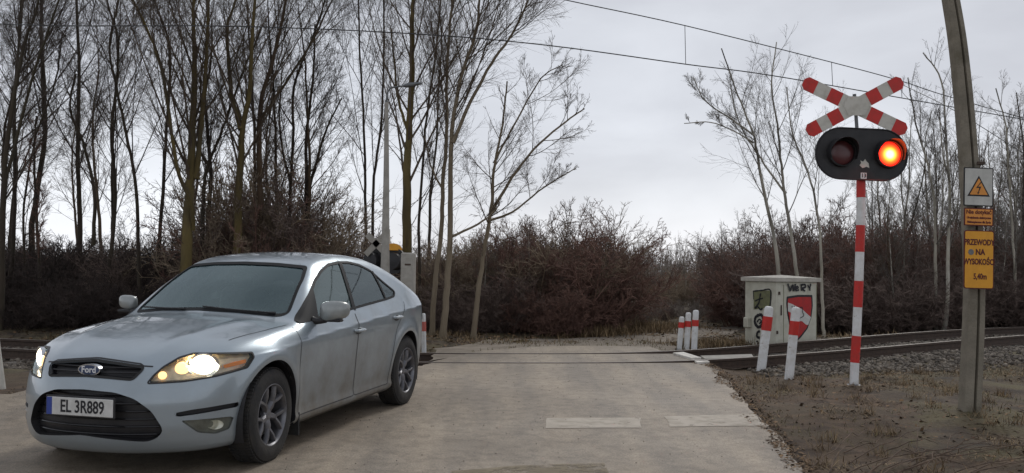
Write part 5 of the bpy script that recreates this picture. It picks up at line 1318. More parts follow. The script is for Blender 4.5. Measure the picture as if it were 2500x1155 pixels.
# ---- long dead bramble stems lying over the near right corner
r_b = np.random.default_rng(61); mb = MB()
for k in range(22):
    p0 = G(r_b.uniform(1990, 2330), r_b.uniform(1085, 1200)); L = r_b.uniform(.9, 2.2); a_ = R(r_b.uniform(18, 62)); pts = []
    for t in np.linspace(0, 1, 9):
        x = p0[0] + L * t * math.cos(a_) + .05 * math.sin(5 * t + k); y = p0[1] + L * t * math.sin(a_) + .05 * math.cos(4 * t + k); pts.append((x, y, Hs(x, y) + .01 + .13 * math.sin(math.pi * t) * r_b.uniform(.6, 1)))
    mb.tube(pts, np.linspace(.0055, .002, 9), 5)
M['bramble_stem'] = mat('bramble_stem', (.05, .032, .022), (.16, .11, .075), .9, 6)
tag(mb.build('dead_brambles', M['bramble_stem'], smooth=True), 'long dead bramble stems across the near right corner of the verge', kind='stuff')

# ================================================================== TREES
def unit(v): return v / (np.linalg.norm(v, axis=-1, keepdims=True) + 1e-9)
def tubes_mesh(name, groups):
    """groups: list of (P (B,n,3), R (B,n), sides) -> one mesh"""
    Vs, Fs, base = [], [], 0
    for P, Rr, k in groups:
        B, n, _ = P.shape
        T = unit(np.gradient(P, axis=1)); a0 = np.where(np.abs(T[:, :1, 2:3]) > .8, np.array([1., 0, 0]), np.array([0, 0, 1.]))
        a = unit(a0 - T * (a0 * T).sum(-1, keepdims=True)); b = np.cross(T, a)
        th = np.arange(k) * 2 * math.pi / k
        V = P[:, :, None] + Rr[:, :, None, None] * (np.cos(th)[None, None, :, None] * a[:, :, None] + np.sin(th)[None, None, :, None] * b[:, :, None])
        Vs.append(V.reshape(-1, 3)); i = np.arange(B * n * k).reshape(B, n, k) + base; j = np.roll(i, -1, 2)
        Fs.append(np.stack([i[:, :-1], j[:, :-1], j[:, 1:], i[:, 1:]], -1).reshape(-1, 4)); base += B * n * k
    return npmesh(name, np.vstack(Vs), np.vstack(Fs), 4)
def children(r, P, Rr, count, t0, t1, ang, length, npts, wig, up, r0, rtip, lenpow=.6, bias=None):
    """grow `count` side shoots from every parent polyline"""
    B, n, _ = P.shape; M_ = B * count; pi = np.repeat(np.arange(B), count)
    t = np.clip(t0 + (t1 - t0) * (np.tile((np.arange(count) + .5) / count, B) + r.normal(0, .35 / count, M_)), .02, .995)
    s = t * (n - 1); i = np.minimum(s.astype(int), n - 2); fr = (s - i)[:, None]
    p = P[pi, i] * (1 - fr) + P[pi, i + 1] * fr; d = unit(P[pi, i + 1] - P[pi, i]); rad = Rr[pi, i] * (1 - fr[:, 0]) + Rr[pi, i + 1] * fr[:, 0]
    q = unit(np.cross(d, r.normal(size=(M_, 3)))); an = r.uniform(ang[0], ang[1], M_)[:, None]; dr = unit(d * np.cos(an) + q * np.sin(an))
    if bias is not None: dr = unit(dr + bias)
    plen = np.linalg.norm(np.diff(P, axis=1), axis=2).sum(1)[pi]
    L = plen * length * (1 - .75 * ((t - t0) / (t1 - t0 + 1e-6)).clip(0, 1) ** 1.2 * lenpow / .6) * r.uniform(.55, 1.25, M_)
    if B > 6:        # short parents carry fewer shoots
        kp = r.random(M_) < np.clip(plen / (np.percentile(plen, 62) + 1e-9), .12, 1); p, dr, L, rad = p[kp], dr[kp], L[kp], rad[kp]; M_ = len(L)
    out = np.zeros((M_, npts, 3)); out[:, 0] = p; st = (L / (npts - 1))[:, None]; cur = dr
    for k in range(1, npts):
        cur = unit(cur + r.normal(0, wig, (M_, 3)) + np.array([0, 0, up])); out[:, k] = out[:, k - 1] + cur * st
    ra = np.minimum(rad * r0, rad * .9)[:, None] * np.linspace(1, 0, npts)[None] + rtip; ra = np.minimum(ra, rad[:, None]) if False else ra
    return out, ra
def make_tree(seed, stems, kind='up', dens=1.0, twig=.0055, lim=(.25, .98), angs=(20, 44), blen=.38, bias=None, limbs=None):
    """stems: list of (points (n,3) relative to the base, radius base, radius top). Returns (trunk groups, crown groups)"""
    r = np.random.default_rng(seed); tr, cr = [], []
    for pts, ra, rb in stems:
        P = catmull(np.array(pts, float), 5)
        P[1:-1, :2] += r.normal(0, .006, (len(P) - 2, 2)); n = len(P)
        tt = np.linspace(0, 1, n); Rr = ra + (rb - ra) * tt ** .8; Rr[0] *= 1.25
        P, Rr = P[None], Rr[None]; tr.append((P, Rr, 9))
        sl_m = np.linalg.norm(np.diff(P[0], axis=0), axis=1).sum(); nl = max(4, int(min(sl_m, 9) * 2.15 * dens)); ne = max(3, int(sl_m * 2.2 * dens)); bl_ = blen * (1.0 if sl_m > 4 else 1.45)
        A, Ra = children(r, P, Rr, nl, lim[0], lim[1], (R(angs[0]), R(angs[1])), bl_, 10, .050, .060, .32, .0022, bias=bias); cr.append((A, Ra, 5))
        B_, Rb = children(r, A, Ra, 9, .12, .98, (R(18), R(42)), .46, 7, .065, .035, .36, .0017, lenpow=.5); cr.append((B_, Rb, 4))
        C_, Rc = children(r, B_, Rb, 7, .10, .98, (R(18), R(46)), .58, 5, .085, .02, .36, .0013, lenpow=.5); cr.append((C_, Rc, 3))
        D_, Rd = children(r, C_, Rc, 4, .1, .95, (R(20), R(50)), .72, 3, .10, .0, .35, twig * .22, lenpow=.4); cr.append((D_, Rd, 3))
        E_, Re = children(r, P, Rr, ne, .15, .97, (R(30), R(65)), .10, 5, .09, .04, .07, .0018, lenpow=.3); cr.append((E_, Re, 3))
        F_, Rf = children(r, E_, Re, 5, .2, .98, (R(25), R(50)), .5, 3, .10, .03, .5, .0015); cr.append((F_, Rf, 3))
    return tr, cr
def plant_tree(name, base, tr, cr, bark, twigm, label, group=None, cat='tree'):
    root = empty(name, base); tag(root, label, cat, group)
    a = link('trunk', tubes_mesh('trunk', tr), M[bark], root); b = link('crown', tubes_mesh('crown', cr), M[twigm], root); return root
def px_tree(seed, px, Y, wpx, bark, twigm, label, name='bare_tree', group=None, forks=(), **kw):
    """trunk line picked in the photo at a true distance Y; widths in photo pixels"""
    k = Y / F; b = at(*px[0], Y); z0 = Hs(b[0], b[1]); dirn = (at(*px[1], Y) - b); base = b - dirn / dirn[2] * (b[2] - z0 + .05); base = np.array([base[0] if px[0][1] > 700 else b[0] - (dirn[0] / dirn[2]) * (b[2] - z0) * .5, b[1], z0 - .05])
    r = np.random.default_rng(seed + 500)
    pts = [np.zeros(3)] + [at(*p, Y) - base for p in px]
    if px[0][1] > 800: pts = pts[1:]; pts[0][2] = 0
    # depth wander so that the tree is not flat
    dp = np.cumsum(r.normal(0, .12, len(pts))); dp -= dp[0]
    pts = [p + np.array([0, d_, 0]) for p, d_ in zip(pts, dp)]
    if px[-1][1] < 60:       # goes on above the picture
        d_ = unit(pts[-1] - pts[-2]) * .5 + np.array([0, 0, .5]); pts += [pts[-1] + d_ * 1.4 + r.normal(0, .1, 3), pts[-1] + d_ * 2.9 + r.normal(0, .15, 3)]
    stems = [(pts, wpx[0] * k / 2, wpx[1] * k / 2 if px[-1][1] >= 60 else .012)]
    for fk, w0, w1 in forks:
        q = [at(*p, Y) - base for p in fk]; i0 = int(np.argmin([abs(p[2] - q[0][2]) for p in pts])); off = np.linspace(0, r.normal(0, .5), len(q)) + pts[i0][1]
        q = [p + np.array([0, o, 0]) for p, o in zip(q, off)]
        if fk[-1][1] < 60: d_ = unit(q[-1] - q[-2]); q += [q[-1] + d_ * 1.0, q[-1] + d_ * 2.2]
        stems.append((q, w0 * k / 2, w1 * k / 2 if fk[-1][1] >= 60 else .010))
    tr, cr = make_tree(seed, stems, **kw); return plant_tree(name, base, tr, cr, bark, twigm, label, group)

def T_(seed, px, Y, wpx, bark, *a, **kw):
    k_ = .82 if bark == 'bark_dark' else .9
    return px_tree(seed, px, Y, (wpx[0] * k_, wpx[1] * k_), bark, *a, **kw)
M['twig_far_haze'] = mat('twig_far_haze', (.20, .17, .145), (.30, .26, .23), .95, .3, 2)  # distance haze put into the colour: paler than the nearer twigs
T_(1, [(2, 700), (8, 520), (22, 330), (38, 200), (55, 90), (78, 0)], 19, (22, 11), 'bark_dark', 'twig_dark', 'thick black bare tree at the left edge of the picture', forks=[([(12, 450), (45, 330), (80, 200), (120, 90), (150, 10)], 9, 5)], dens=1.1)
T_(2, [(60, 640), (62, 500), (100, 330), (150, 200), (178, 90)], 22, (9, 4), 'bark_dark', 'twig_dark', 'slim dark bare tree leaning right beside the black tree at the left edge', dens=.9)
T_(3, [(108, 640), (108, 500), (104, 380), (112, 290)], 21, (12, 5), 'bark_dark', 'twig_red', 'short dark tree crowded with reddish twigs near the left edge', blen=.2, dens=1.8, twig=.008)
T_(4, [(272, 640), (276, 480), (272, 330), (282, 200), (284, 90), (262, 0)], 21, (15, 6), 'bark_dark', 'twig_dark', 'dark bare tree with a crooked top left of the yellow-barked tree', forks=[([(230, 600), (232, 470), (205, 350), (172, 270), (185, 180)], 10, 4)])
T_(5, [(345, 650), (338, 470), (322, 330), (300, 220), (284, 120), (300, 10)], 20.5, (13, 5), 'bark_dark', 'twig_dark', 'dark bare tree leaning left above the windscreen pillar')
T_(6, [(388, 640), (398, 430), (412, 250), (412, 110), (375, 0)], 21.5, (14, 7), 'bark_dark', 'twig_dark', 'straight dark tree just left of the yellow-barked forked tree')
T_(7, [(446, 660), (444, 540), (440, 420), (443, 330), (440, 200), (444, 100), (446, 0)], 19, (38, 12), 'bark_olive', 'twig_brown', 'thick yellow-barked tree forking into upright stems behind the windscreen', forks=[([(452, 430), (462, 320), (470, 200), (474, 90), (476, 0)], 16, 6), ([(455, 560), (458, 500), (425, 400), (400, 200), (370, 90), (330, 0)], 13, 5)], dens=1.1)
T_(8, [(497, 640), (500, 460), (508, 400), (540, 310), (580, 200), (640, 60)], 20.5, (15, 5), 'bark_dark', 'twig_dark', 'dark bare tree leaning right between the yellow and the brown barked trees', forks=[([(505, 400), (475, 320), (520, 180), (530, 60)], 8, 4)])
T_(9, [(575, 640), (578, 480), (584, 380), (592, 305), (612, 230), (618, 120), (628, 0)], 20, (28, 10), 'bark_olive', 'twig_brown', 'olive brown tree with a wide fork over the car roof', forks=[([(588, 315), (562, 240), (548, 150), (538, 50), (548, 0)], 14, 6)], dens=1.1)
T_(10, [(640, 640), (640, 420), (645, 260), (672, 160), (700, 40)], 21, (22, 7), 'bark_brown', 'twig_brown', 'brown barked tree right of the widely forked tree', forks=[([(640, 300), (700, 210), (760, 110), (800, 20)], 8, 4)])
T_(11, [(706, 640), (710, 480), (718, 340), (722, 220), (760, 120), (790, 20)], 22, (13, 5), 'bark_dark', 'twig_dark', 'slim dark tree above the middle of the car roof', forks=[([(712, 450), (690, 330), (700, 200)], 7, 3)])
T_(12, [(748, 640), (752, 500), (768, 400), (800, 310), (835, 240)], 22, (17, 4), 'bark_dark', 'twig_dark', 'dark tree bending right above the rear of the car roof', forks=[([(752, 500), (750, 340), (765, 200), (770, 60)], 10, 4)])
T_(13, [(893, 600), (890, 450), (888, 300), (880, 150), (872, 0)], 23, (11, 6), 'bark_dark', 'twig_dark', 'slim straight dark tree left of the pale lamp pole', dens=.8)
T_(14, [(908, 600), (914, 430), (930, 300), (936, 150), (940, 0)], 22.5, (11, 6), 'bark_dark', 'twig_dark', 'slim dark tree behind the pale lamp pole', dens=.8)
T_(15, [(996, 700), (998, 560), (1000, 420), (1003, 330), (1012, 200), (1016, 90), (1018, 0)], 18.2, (34, 13), 'bark_olive', 'twig_brown', 'yellowish tree rising behind the grey concrete post', forks=[([(1003, 330), (975, 250), (962, 160), (950, 60)], 8, 4)], dens=1.0)
T_(16, [(1024, 680), (1022, 560), (1030, 400), (1044, 260), (1062, 140), (1075, 0)], 21, (11, 6), 'bark_dark', 'twig_dark', 'slim dark tree right of the concrete post', dens=.8)
T_(17, [(1053, 838), (1062, 700), (1075, 560), (1082, 430), (1090, 320), (1092, 200), (1100, 60), (1108, 0)], 18.6, (16, 7), 'bark_pale', 'twig_brown', 'left one of two close pale-footed trees right of the car tail', forks=[([(1082, 470), (1050, 400), (1035, 330)], 6, 3)], dens=1.2, lim=(.4, .98))
T_(18, [(1080, 836), (1090, 700), (1098, 560), (1100, 420), (1106, 300), (1130, 180), (1165, 70), (1172, 0)], 18.3, (20, 9), 'bark_pale', 'twig_brown', 'right one of two close pale-footed trees, with a broad upper fork', forks=[([(1106, 350), (1150, 250), (1200, 160), (1250, 90), (1290, 10)], 10, 4), ([(1095, 580), (1180, 540), (1220, 500)], 7, 3)], dens=1.45, lim=(.42, .98))
T_(19, [(1155, 826), (1166, 720), (1182, 610), (1200, 510), (1206, 420), (1226, 310), (1238, 200)], 18.8, (17, 4), 'bark_pale', 'twig_brown', 'leaning pale tree with a wide rounded crown reaching over the open sky', forks=[([(1198, 520), (1240, 450), (1300, 370), (1380, 300), (1425, 270)], 9, 3), ([(1190, 540), (1250, 520), (1330, 460), (1400, 420)], 7, 2), ([(1206, 400), (1260, 300), (1320, 200), (1370, 170)], 6, 2)], dens=1.4, lim=(.42, .98), angs=(30, 62))
# right-hand group
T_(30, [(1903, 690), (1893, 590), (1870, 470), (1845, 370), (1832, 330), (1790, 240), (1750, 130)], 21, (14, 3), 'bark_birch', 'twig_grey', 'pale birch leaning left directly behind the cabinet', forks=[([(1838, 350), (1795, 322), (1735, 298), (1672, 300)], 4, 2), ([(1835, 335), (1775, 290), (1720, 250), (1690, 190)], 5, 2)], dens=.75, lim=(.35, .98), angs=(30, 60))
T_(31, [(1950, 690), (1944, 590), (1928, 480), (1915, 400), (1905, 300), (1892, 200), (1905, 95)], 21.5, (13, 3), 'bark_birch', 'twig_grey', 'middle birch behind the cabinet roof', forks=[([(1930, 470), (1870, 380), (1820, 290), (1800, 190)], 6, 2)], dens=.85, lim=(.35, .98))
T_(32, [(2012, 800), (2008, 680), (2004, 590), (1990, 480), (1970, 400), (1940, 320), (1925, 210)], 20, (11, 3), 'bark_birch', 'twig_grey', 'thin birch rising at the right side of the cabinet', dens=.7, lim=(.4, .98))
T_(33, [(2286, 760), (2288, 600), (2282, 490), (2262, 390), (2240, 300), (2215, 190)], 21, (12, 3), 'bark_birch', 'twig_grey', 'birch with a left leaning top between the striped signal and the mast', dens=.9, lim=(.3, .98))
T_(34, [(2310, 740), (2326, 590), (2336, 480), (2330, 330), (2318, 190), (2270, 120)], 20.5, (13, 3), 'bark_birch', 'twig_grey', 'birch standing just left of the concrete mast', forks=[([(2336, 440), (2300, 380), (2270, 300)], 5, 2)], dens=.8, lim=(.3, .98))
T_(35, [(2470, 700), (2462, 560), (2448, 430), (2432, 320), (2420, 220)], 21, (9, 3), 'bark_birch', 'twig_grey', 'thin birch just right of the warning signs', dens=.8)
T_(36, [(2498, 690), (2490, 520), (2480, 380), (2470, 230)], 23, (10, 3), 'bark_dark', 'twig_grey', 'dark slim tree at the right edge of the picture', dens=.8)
T_(37, [(2215, 700), (2225, 560), (2250, 460), (2265, 370)], 24, (8, 3), 'bark_dark', 'twig_dark', 'small dark tree right of the striped signal pole', dens=.8)

# ---- generic trees deeper in the wood: a few shapes, copied
def generic(seed, h, rad, bark, twigm, label, group, dens=.8, twig=.007, cat='tree', lean=.05, blen=.3, lim=(.28, .98)):
    r = np.random.default_rng(seed); n = 7; P = np.zeros((n, 3)); P[:, 2] = np.linspace(0, h, n); P[1:, :2] = np.cumsum(r.normal(0, lean * h / n * 1.6, (n - 1, 2)), axis=0)
    tr, cr = make_tree(seed, [(P, rad, .01)], dens=dens, twig=twig, blen=blen, lim=lim); return tr, cr
protos = []
GL = 'bare trees deeper in the wood'
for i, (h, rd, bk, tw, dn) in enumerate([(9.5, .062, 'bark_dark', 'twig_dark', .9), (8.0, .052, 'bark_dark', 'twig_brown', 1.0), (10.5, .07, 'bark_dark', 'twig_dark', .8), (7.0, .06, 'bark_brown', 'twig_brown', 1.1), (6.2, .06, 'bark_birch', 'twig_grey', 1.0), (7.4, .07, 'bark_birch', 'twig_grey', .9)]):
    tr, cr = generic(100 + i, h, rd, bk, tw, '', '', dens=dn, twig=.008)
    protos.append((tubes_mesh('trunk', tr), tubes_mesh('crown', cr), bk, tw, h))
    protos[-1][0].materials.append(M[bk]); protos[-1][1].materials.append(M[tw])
def put_tree(i, x, y, s, rz, label, group, name='bare_tree'):
    tm, cm, bk, tw, h = protos[i]; root = empty(name, (x, y, Hs(x, y) - .05), rz); root.scale = (s, s, s); tag(root, label, 'tree', group)
    a = bpy.data.objects.new('trunk', tm); b = bpy.data.objects.new('crown', cm); col.objects.link(a); col.objects.link(b); a.parent = root; b.parent = root
rr_ = np.random.default_rng(77)
for k in range(19):        # left wood
    Y = rr_.uniform(21.5, 42) if k > 12 else rr_.uniform(20.5, 24); px = rr_.uniform(-120, 1120) if k > 12 else rr_.uniform(-60, 860); p = at(px, 600, Y)
    if 770 < px < 985 and Y < 36: continue
    i = int(rr_.integers(0, 4)); s = rr_.uniform(.8, 1.2) * (.85 + Y / 90)
    put_tree(i, p[0], p[1], s, rr_.uniform(0, 6.28), 'slim bare tree among many deeper in the wood behind the car', 'slim bare trees in the left wood')
for k in range(40):        # behind the bushes, low on the horizon
    Y = rr_.uniform(44, 72); px = rr_.uniform(1480, 1900) if k < 18 else rr_.uniform(1750, 2600); p = at(px, 600, Y); top = np.interp(px, [1230, 1500, 1560, 1700, 1800, 1900, 2100, 2600], [565, 600, 612, 575, 545, 520, 480, 430]) + rr_.normal(0, 14)
    i = int(rr_.choice([4, 5, 4, 3])); want = (660 - top) * Y / F + HC; s = want / protos[i][4]  # mostly grey-twigged shapes, their paler colour standing in for distance haze
    put_tree(i, p[0], p[1], s * 1.02, rr_.uniform(0, 6.28), 'small grey bare tree on the horizon beyond the bushes', 'distant bare trees beyond the bushes')
for k in range(34):        # right wood
    Y = rr_.uniform(23, 38); px = rr_.uniform(2100, 2680) if k > 12 else rr_.uniform(2380, 2640); p = at(px, 600, Y); top = np.interp(px, [2000, 2180, 2300, 2400, 2600], [470, 350, 330, 290, 230]) + rr_.normal(0, 40); i = int(rr_.choice([1, 3, 4, 5])); want = (665 - top) * Y / F + HC; s = want / protos[i][4]
    put_tree(i, p[0], p[1], s, rr_.uniform(0, 6.28), 'slim bare tree in the wood on the right beyond the track', 'slim bare trees in the right wood')

# ---- shrubs and bramble: dense twiggy thickets
def shrub_mesh(seed, h, w, nst, dens=1.0, tw=.0052):
    r = np.random.default_rng(seed); P = np.zeros((nst, 7, 3)); az = r.uniform(0, 6.283, nst); lean = r.uniform(.05, .95, nst) ** .8 * w / h; rad = r.uniform(0, .35 * w, nst); P[:, 0, 0] = rad * np.cos(az); P[:, 0, 1] = rad * np.sin(az)
    L = h * r.uniform(.55, 1.08, nst); cur = unit(np.stack([np.cos(az) * lean, np.sin(az) * lean, np.ones(nst)], -1))
    for k in range(1, 7):
        cur = unit(cur + r.normal(0, .13, (nst, 3)) + np.stack([np.cos(az), np.sin(az), -.3 * np.ones(nst)], -1) * .07); P[:, k] = P[:, k - 1] + cur * (L / 6)[:, None]
    Rr = np.linspace(.014, .005, 7)[None] * r.uniform(.7, 1.3, (nst, 1)); g_ = [(P, Rr, 4)]
    A, Ra = children(r, P, Rr, int(11 * dens), .12, .98, (R(25), R(60)), .42, 5, .12, .02, .6, .0035, lenpow=.5); g_.append((A, Ra, 3))
    B_, Rb = children(r, A, Ra, 6, .1, .98, (R(25), R(65)), .52, 4, .14, .01, .7, tw * .5, lenpow=.5); g_.append((B_, Rb, 3))
    C_, Rc = children(r, B_, Rb, 5, .1, .98, (R(25), R(60)), .62, 3, .15, .0, .7, tw * .42, lenpow=.4); g_.append((C_, Rc, 3))
    return tubes_mesh('shrub', g_)
SH = [shrub_mesh(200, 2.6, 1.7, 34), shrub_mesh(201, 3.0, 1.5, 36), shrub_mesh(202, 2.0, 1.8, 32), shrub_mesh(203, 2.7, 1.3, 30)]
SHM = {}
def put_shrub(i, m, x, y, s, rz, label, group, name='bramble_shrub', sz=None):
    if (i, m) not in SHM: q_ = SH[i].copy(); q_.materials.append(M[m]); SHM[(i, m)] = q_
    o = bpy.data.objects.new(name, SHM[(i, m)]); col.objects.link(o); o.location = (x, y, Hs(x, y) - .08); o.rotation_euler = (0, 0, rz); o.scale = (s, s, sz or s); tag(o, label, 'shrub', group)
hgt = [2.6, 3.0, 2.0, 2.7]
def thicket(n, x0, x1, Y0, Y1, top, mats, label, group, wmul=1.0, jit=26):
    for k in range(n):
        px = x0 + (x1 - x0) * (k + rr_.uniform(0, 1)) / n; Y = rr_.uniform(Y0, Y1); p = at(px, 700, Y); hz = 660 + (px - 1250) * .015; want = (hz - (np.interp(px, *top) + rr_.normal(0, jit))) * Y / F + HC
        i = int(rr_.integers(0, 4)); sz = max(.25, want / hgt[i]); put_shrub(i, mats[int(rr_.integers(0, len(mats)))], p[0], p[1], min(sz, 1.25) * wmul * rr_.uniform(.85, 1.1), rr_.uniform(0, 6.28), label, group, sz=sz)
for k in range(26):
    if k < 8: px = rr_.uniform(1060, 1420); Y = rr_.uniform(20.3, 23); top = rr_.uniform(540, 620)
    else: px = rr_.uniform(2080, 2600); Y = rr_.uniform(21, 24); top = rr_.uniform(380, 560)
    p = at(px, 700, Y); i = int(rr_.choice([3, 4, 5, 3])); want = (660 - top) * Y / F + HC; s_ = want / protos[i][4]
    put_tree(i, p[0], p[1], s_, rr_.uniform(0, 6.28), 'thin bare sapling standing up out of the brown thicket', 'saplings in the thickets', name='bare_sapling')
topC = ([1000, 1060, 1150, 1250, 1350, 1430, 1480, 1520, 1580], [605, 600, 588, 552, 528, 522, 560, 620, 670])
topF = ([1000, 1100, 1250, 1400, 1500, 1560, 1640, 1800, 2000, 2200, 2500], [600, 640, 590, 580, 620, 680, 720, 700, 600, 580, 560])
thicket(29, 1030, 1500, 21.0, 24.5, topC, ['twig_red', 'twig_red', 'twig_mauve', 'twig_tan'], 'purplish brown leafless shrub in the big thicket beyond the crossing', 'thicket beyond the crossing', jit=14)
thicket(20, 1040, 1470, 19.9, 21.3, ([1040, 1520], [690, 690]), ['twig_mauve', 'twig_mauve', 'twig_red'], 'low purplish leafless shrub at the foot of the thicket', 'low shrubs at the foot of the thicket', jit=30)
thicket(11, 1560, 1830, 33, 42, ([1530, 1620, 1700, 1830], [665, 672, 655, 620]), ['twig_far_haze', 'twig_tan', 'twig_far_haze', 'twig_rust'], 'pale brown leafless shrub in the band behind the three posts', 'shrubs behind the three posts')
thicket(9, 1560, 1800, 25, 29, ([1560, 1800], [757, 735]), ['twig_tan', 'twig_far_haze', 'twig_mauve'], 'low brown leafless shrub beside the lane behind the three posts', 'low shrubs behind the three posts', jit=12)
for k in range(11):
    px = 1540 + 24 * k + rr_.normal(0, 8); Y = rr_.uniform(33, 44); p = at(px, 700, Y); i = int(rr_.choice([4, 5])); want = (660 - rr_.uniform(560, 610)) * Y / F + HC
    put_tree(i, p[0], p[1], want / protos[i][4], rr_.uniform(0, 6.28), 'thin pale grey tree in the lighter gap behind the three posts', 'pale trees in the gap')
thicket(14, 1790, 2060, 26, 32, ([1790, 1900, 2060], [560, 560, 540]), ['twig_mauve', 'twig_tan', 'twig_mauve'], 'tall brown leafless shrub behind the birches', 'tall shrubs behind the birches')
thicket(16, 1780, 2060, 22.5, 25, ([1780, 2060], [640, 600]), ['twig_mauve', 'twig_red'], 'dark purplish shrub behind the cabinet', 'dark shrubs behind the cabinet')
thicket(44, 2010, 2640, 22.5, 27, ([2000, 2200, 2640], [560, 560, 560]), ['twig_mauve', 'twig_red', 'twig_red'], 'dark reddish brown shrub in the thicket behind the track on the right', 'thicket behind the track on the right')
thicket(30, 2010, 2640, 21, 23, ([2000, 2640], [680, 670]), ['twig_mauve', 'twig_mauve'], 'low dark shrub along the far side of the track on the right', 'low shrubs along the right of the track')
M['twig_black'] = mat('bramble_dark', (.026, .019, .017), (.055, .038, .032), .95, 2, 3, island=.35)
thicket(48, -120, 900, 21, 26, ([-120, 300, 500, 700, 900], [600, 590, 590, 600, 640]), ['twig_black', 'twig_black', 'twig_mauve'], 'dark leafless shrub in the undergrowth of the left wood', 'undergrowth shrubs in the left wood')
thicket(34, -120, 640, 19, 21, ([-120, 640], [690, 690]), ['twig_black'], 'low dark shrub at the edge of the left wood', 'low shrubs at the edge of the left wood')
thicket(11, 570, 760, 21, 23.5, ([570, 640, 700, 760], [440, 390, 440, 530]), ['twig_red', 'twig_mauve', 'twig_tan'], 'tall reddish brown shrub showing over the car roof', 'tall shrubs over the car roof', wmul=.8)
thicket(5, 780, 1000, 30, 36, ([780, 1000], [600, 590]), ['twig_mauve'], 'distant low shrub seen past the rear of the car roof', 'distant shrubs past the car roof')
# far wood on the horizon, a mass nobody could count
r = np.random.default_rng(9); nb = 5200; fx = r.uniform(-75, 95, nb); fy = 62 + r.uniform(0, 26, nb); keep = np.ones(nb, bool); fx, fy = fx[keep], fy[keep]; nb = len(fx)
P = np.zeros((nb, 4, 3)); P[:, 0] = np.stack([fx, fy, np.full(nb, -.2)], -1); hh = r.uniform(1.6, 3.4, nb) + .5 * np.sin(fx * .21)
cur = unit(np.stack([r.normal(0, .12, nb), r.normal(0, .12, nb), np.ones(nb)], -1))
for k in range(1, 4): P[:, k] = P[:, k - 1] + cur * (hh / 3)[:, None]; cur = unit(cur + r.normal(0, .1, (nb, 3)))
Rr = np.linspace(.05, .012, 4)[None] * r.uniform(.5, 1.3, (nb, 1)); A, Ra = children(r, P, Rr, 6, .2, .98, (R(20), R(45)), .4, 3, .1, .05, .5, .010); B_, Rb = children(r, A, Ra, 3, .2, .98, (R(20), R(50)), .5, 2, .1, .05, .5, .009)
fo = link('far_wood', tubes_mesh('far_wood', [(P, Rr, 3), (A, Ra, 3), (B_, Rb, 3)]), M['twig_far_haze']); tag(fo, 'distant brown leafless wood along the horizon', kind='stuff')
# dry tufts of tall straw by the thicket foot
def tuft_patch(px, py, w_, n, h, m, label):
    c = atz(px, py, 0); x = rng.normal(c[0], w_, n); y = rng.normal(c[1], w_ * .5, n); k = dist_poly(x, y, road_poly) > .1
    blades('dry_grass', x[k], y[k], h, .012, m, .9)['label'] = label
tuft_patch(1520, 812, .55, 2600, .30, M['straw'], 'pale dry grass tufts at the right foot of the thicket')
tuft_patch(1440, 818, .5, 1600, .26, M['straw'], 'dry grass tufts below the middle of the thicket')
tuft_patch(1600, 804, .5, 1300, .22, M['straw'], 'dry grass strip left of the three posts')
tuft_patch(1760, 842, .6, 2200, .16, M['straw'], 'straw coloured grass left of the cabinet')
tuft_patch(2420, 806, 1.0, 1800, .25, M['litter'], 'rusty dead grass beyond the track behind the mast')

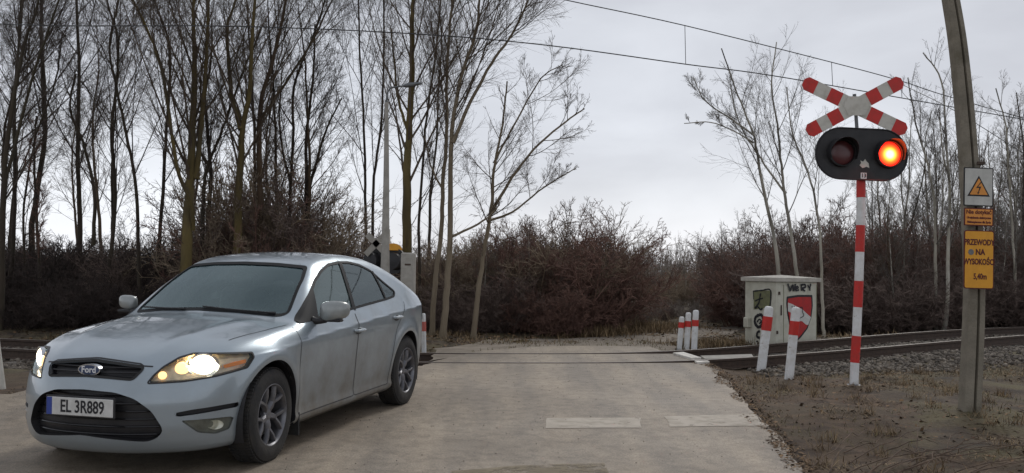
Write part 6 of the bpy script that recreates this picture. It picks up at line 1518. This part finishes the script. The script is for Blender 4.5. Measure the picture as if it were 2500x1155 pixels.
# ------------------------------------------------------------------ world and light
w = bpy.data.worlds.new('World'); sc.world = w; w.use_nodes = True
nt = w.node_tree; bg = nt.nodes['Background']
SUN_EL, SUN_ROT = R(42), R(25)
sky = N(nt, 'ShaderNodeTexSky', sky_type='NISHITA', sun_disc=False, sun_elevation=SUN_EL, sun_rotation=SUN_ROT)
tc = N(nt, 'ShaderNodeTexCoord')
mp = N(nt, 'ShaderNodeMapping'); mp.inputs['Scale'].default_value = (1.0, 1.0, 2.6)
nt.links.new(tc.outputs['Generated'], mp.inputs['Vector'])
n1 = N(nt, 'ShaderNodeTexNoise', Scale=2.6, Detail=7, Roughness=.5, Distortion=.3)
nt.links.new(mp.outputs[0], n1.inputs['Vector'])
cr = N(nt, 'ShaderNodeValToRGB'); e = cr.color_ramp.elements
e[0].position = .33; e[0].color = (.53, .54, .585, 1); e[1].position = .66; e[1].color = (.75, .77, .82, 1)
nt.links.new(n1.outputs['Fac'], cr.inputs['Fac'])
# brighter cloud low above the horizon
sep = N(nt, 'ShaderNodeSeparateXYZ'); nt.links.new(tc.outputs['Generated'], sep.inputs[0])
mr = N(nt, 'ShaderNodeMapRange'); mr.inputs['From Min'].default_value = 0; mr.inputs['From Max'].default_value = .33
mr.inputs['To Min'].default_value = 1.32; mr.inputs['To Max'].default_value = .76; nt.links.new(sep.outputs['Z'], mr.inputs['Value'])
vm = N(nt, 'ShaderNodeVectorMath', operation='SCALE'); nt.links.new(cr.outputs[0], vm.inputs[0]); nt.links.new(mr.outputs[0], vm.inputs['Scale'])
sk = N(nt, 'ShaderNodeVectorMath', operation='SCALE'); sk.inputs['Scale'].default_value = .1; nt.links.new(sky.outputs[0], sk.inputs[0])
mx = N(nt, 'ShaderNodeMix', data_type='RGBA'); mx.inputs['Factor'].default_value = .9
nt.links.new(sk.outputs[0], mx.inputs[6]); nt.links.new(vm.outputs[0], mx.inputs[7]); nt.links.new(mx.outputs[2], bg.inputs['Color'])
bg.inputs['Strength'].default_value = 1.0
ld = bpy.data.lights.new('sun', 'SUN'); ld.energy = 1.1; ld.angle = R(18); ld.color = (1, .97, .92)
lo = bpy.data.objects.new('sun', ld); col.objects.link(lo)
# direction towards the sun: behind and to the right of the viewer
el, az = SUN_EL, SUN_ROT
sd = Vector((math.sin(az) * math.cos(el), math.cos(az) * math.cos(el), math.sin(el)))
lo.rotation_euler = sd.to_track_quat('Z', 'Y').to_euler()
sc.view_settings.view_transform = 'Standard'; sc.view_settings.look = 'None'; sc.view_settings.exposure = 0.14; sc.view_settings.gamma = 1
sc.render.engine = 'CYCLES'
sc.cycles.max_bounces = 6; sc.cycles.transparent_max_bounces = 12
sc.cycles.use_denoising = True
